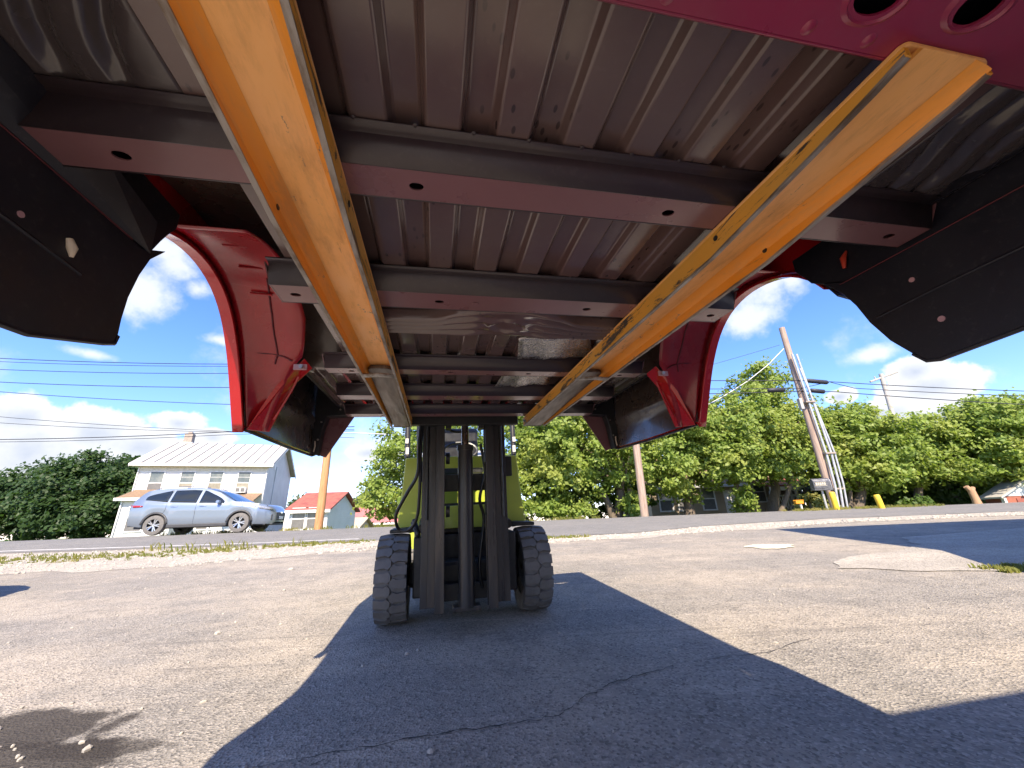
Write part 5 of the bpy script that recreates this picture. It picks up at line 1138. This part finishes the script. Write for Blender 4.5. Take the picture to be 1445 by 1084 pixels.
tree('dense dark green tree at the farmhouse corner', base_at(150, 33), at(145, 690, 33), [lobe(140, 667, 33, 48, 26), lobe(110, 690, 32.5, 50, 34), lobe(165, 700, 33, 34, 34), lobe(120, 730, 32, 58, 30), lobe(176, 667, 33.4, 16, 11), lobe(185, 720, 33, 40, 30)], 26000, .17, 'leaf_dark', .9, G2, 'broadleaf_tree', .3, seed=9)
tree('lower dark green tree beside the dense one, away from the farmhouse', base_at(40, 33), at(45, 700, 33), [lobe(55, 685, 33, 48, 26), lobe(20, 715, 32.6, 48, 34), lobe(70, 725, 32, 52, 34), lobe(-30, 720, 32.6, 52, 34), lobe(85, 672, 33, 26, 15)], 24000, .17, 'leaf_dark', .9, G2, 'broadleaf_tree', .3, seed=10)
tree('pale feathery tree far behind the shed', base_at(500, 50), at(500, 725, 50), [lobe(502, 718, 50, 20, 18), lobe(485, 728, 50, 18, 12)], 2600, .28, 'leaf_pale', 1.0, None, 'far_tree', .3, seed=11)
tree('dark distant tree behind the cottage roof', base_at(437, 48), at(437, 720, 48), [lobe(432, 712, 48, 20, 9), lobe(450, 716, 48, 16, 9), lobe(465, 722, 48, 14, 10)], 2600, .28, 'leaf_dark', 1.0, None, 'far_tree', .3, seed=12)
# wood behind the maples closes the gaps near the ground
def hedge():
    rng = np.random.default_rng(31); P = []; N_ = []
    for k in range(330):
        x = rng.uniform(1150, 1470); t = rng.random(); y = lerp(712, interp(x, [(1150, 668), (1230, 662), (1300, 655), (1400, 650), (1470, 655)])+rng.normal()*3, t)
        p = at(x, y, 21+rng.random()*.9); n = 62; q = rng.normal(size=(n, 3))*np.array([.36, .22, .26]); P.append(np.array(p)+q); N_.append(np.array([0, -.8, .6])+rng.normal(size=(n, 3))*.5)
    P = np.concatenate(P); b = at(1300, 735, 21.4); b.z = Z(b.x, b.y)
    root = empty('hedge', b); tag(root, 'clipped dark green hedge running behind the bollard, stump and brick shed', 'hedge'); leaf_mesh('foliage', P, np.concatenate(N_), .11*rng.uniform(.6, 1.2, len(P)), 'leaf_hedge', root, tuple(b))
    a0, a1 = at(1150, 735, 21.6), at(1475, 735, 21.6); mb = MB(); h = 2.1
    mb.box(a0.x-b.x, a1.x-b.x, .0, .5, -.6, h).build('woody_core', 'bark', root)
hedge()
def bush(label, x, y, Y, rx, ry, n, m='leaf', leaf=.08, seed=1, cat='bush', name='bush'):
    rng = np.random.default_rng(seed); P, N_ = crown_pts([lobe(x, y, Y, rx, ry, dep=.8)], n, .3, rng); b = at(x, 735, Y); b.z = Z(b.x, Y); root = empty(name, b); tag(root, label, cat)
    leaf_mesh('foliage', P, N_, leaf*rng.uniform(.6, 1.2, len(P)), m, root, tuple(b)); mb = MB()
    c = at(x, y, Y)-b
    for k in range(5): mb.tube([(rng.normal()*.1, rng.normal()*.1, -.2), tuple(c+Vector((rng.normal()*rx*.012, 0, rng.normal()*.1)))], [.03, .012], 5)
    mb.build('stems', 'bark', root)
bush('sunlit low bush under the twin-trunk maple, next to the forklift', 800, 720, 17.0, 45, 14, 2600, 'leaf_pale' if False else 'leaf', seed=21)
bush('low bush between the twin trunks and the grey-brown pole', 893, 712, 17.2, 16, 14, 1200, seed=22)
bush('bush behind the mailbox post', 1150, 712, 16.4, 16, 14, 1300, 'weed', seed=23); bush('climbing bush on the porch house wall', 1048, 705, 18.0, 10, 18, 1200, seed=24); bush('small round bush at the foot of the hedge', 1292, 712, 16.5, 12, 7, 800, 'leaf_hedge', seed=25)
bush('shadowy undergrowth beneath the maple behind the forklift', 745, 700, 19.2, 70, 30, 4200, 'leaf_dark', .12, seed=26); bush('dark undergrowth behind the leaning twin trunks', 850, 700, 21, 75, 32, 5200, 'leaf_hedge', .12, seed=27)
# weeds and gravel along the shoulder
def weeds():
    rng = np.random.default_rng(5); V = []; F = []
    def tuft(x, y, s, n):
        z = Z(x, y)
        for k in range(n):
            a = rng.uniform(0, 6.28); h = s*rng.uniform(.4, 1.1); bx, by = x+rng.normal()*s*.5, y+rng.normal()*s*.4; dx, dy = math.cos(a)*h*.45, math.sin(a)*h*.45; w = .006+.004*rng.random()
            i = len(V); V.extend([(bx-w, by, z), (bx+w, by, z), (bx+dx*.4+w*.7, by+dy*.4, z+h*.7), (bx+dx, by+dy, z+h)]); F.append((i, i+1, i+2)); F.append((i, i+2, i+3))
    for k in range(700):
        x = rng.uniform(-17, -3.0); yc = interp(x, [(-17, 8.4), (-9, 7.75), (-6.5, 7.9), (-4.5, 8.35), (-3, 8.5)]); tuft(x, yc+rng.normal()*interp(x, [(-17, .4), (-8, .28), (-3, .12)]), rng.uniform(.02, .075), 12)
    for k in range(30): tuft(rng.uniform(4.05, 4.45), rng.uniform(3.60, 3.80), .05, 14)
    for k in range(90): tuft(rng.uniform(9.0, 14), rng.uniform(13.1, 14.2), .10, 14)
    for k in range(130): tuft(rng.uniform(-13, 3), 14.75+rng.normal()*.15, .12, 12)
    for k in range(8): tuft(rng.uniform(-9.5, -3.5), 8.3+rng.normal()*.15, .17, 10)
    for k in range(26): tuft(rng.uniform(.3, 1.4), 7.7+rng.normal()*.06, .06, 10)
    o = MB().add(V, F).build('weeds', 'weed'); tag(o, 'dry yellow-green weeds along the gravel shoulder', 'weeds', kind='stuff')
weeds()
def gravel():
    rng = np.random.default_rng(6); mb = MB()
    def stone(x, y, s):
        z = Z(x, y); a = rng.uniform(0, 3.14); sx, sy, sz = s*rng.uniform(.7, 1.4), s*rng.uniform(.6, 1.1), s*rng.uniform(.35, .75); c, q = math.cos(a), math.sin(a)
        P = []
        for (px, py, pz) in ((1, 0, .25), (.3, .9, .2), (-.7, .7, .3), (-1, -.2, .2), (-.3, -.9, .25), (.7, -.7, .3), (.45, .2, 1), (-.4, .25, .95), (-.05, -.45, 1.0)):
            px *= 1+rng.normal()*.14; py *= 1+rng.normal()*.14; P.append((x+(px*c*sx-py*q*sy), y+(px*q*sx+py*c*sy), z+.004+pz*sz))
        B_ = [(p[0], p[1], z-.004) for p in P[:6]]
        mb.add(P+B_, [(0, 1, 6), (1, 2, 7), (1, 7, 6), (2, 3, 7), (3, 4, 8), (3, 8, 7), (4, 5, 8), (5, 0, 6), (5, 6, 8), (6, 7, 8)]+[(9+i, 9+(i+1) % 6, (i+1) % 6, i) for i in range(6)])
    for k in range(5200):
        x = rng.uniform(-14, 13); y0 = interp(x, [(-14, 6.2), (-5.1, 6.3), (-3.6, 6.95), (-1, 7.4), (.6, 7.1), (4.2, 7.7), (6.5, 8.3), (13, 8.3)]); y1 = interp(x, [(-14, 9.1), (-3, 8.5), (0, 7.8), (2.3, 7.95), (4, 8.7), (13, 9.1)]); stone(x, rng.uniform(y0, y1), rng.uniform(.008, .030)*(1 if rng.random() < .95 else 1.8))
    for k in range(420): x = rng.uniform(-6, 6); stone(x, rng.uniform(1.0, 6.8), rng.uniform(.003, .010))
    for k in range(60): stone(-1.85+rng.normal()*.22, 1.60+rng.normal()*.10, rng.uniform(.005, .014))
    for (x, y, s) in ((-2.05, 3.0, .022), (-1.97, 1.60, .018), (-2.1, 3.25, .014), (-1.62, 1.50, .012), (1.32, 2.35, .012), (.52, 1.62, .010), (-.62, 2.45, .016), (-.57, 2.50, .010), (-1.8, 1.52, .015), (-2.35, 4.3, .02), (-3.0, 5.6, .03)): stone(x, y, s)
    o = mb.build('loose_gravel', 'stone'); tag(o, 'loose pale gravel scattered on the shoulder and lot', 'gravel', kind='stuff')
gravel()
# dark red car at the edge of the lot: only its corner shows
_c = at(2, 720, 3.75)
rc = build_car('parked_car', 'dark red car at the edge of the lot opposite the workshop wing', 'car_red', (0, 0, 0), math.radians(8))
rc.location = (_c.x-5.66, 3.10, 0); rc.location.z = Z(rc.location.x+2.4, rc.location.y)+.004
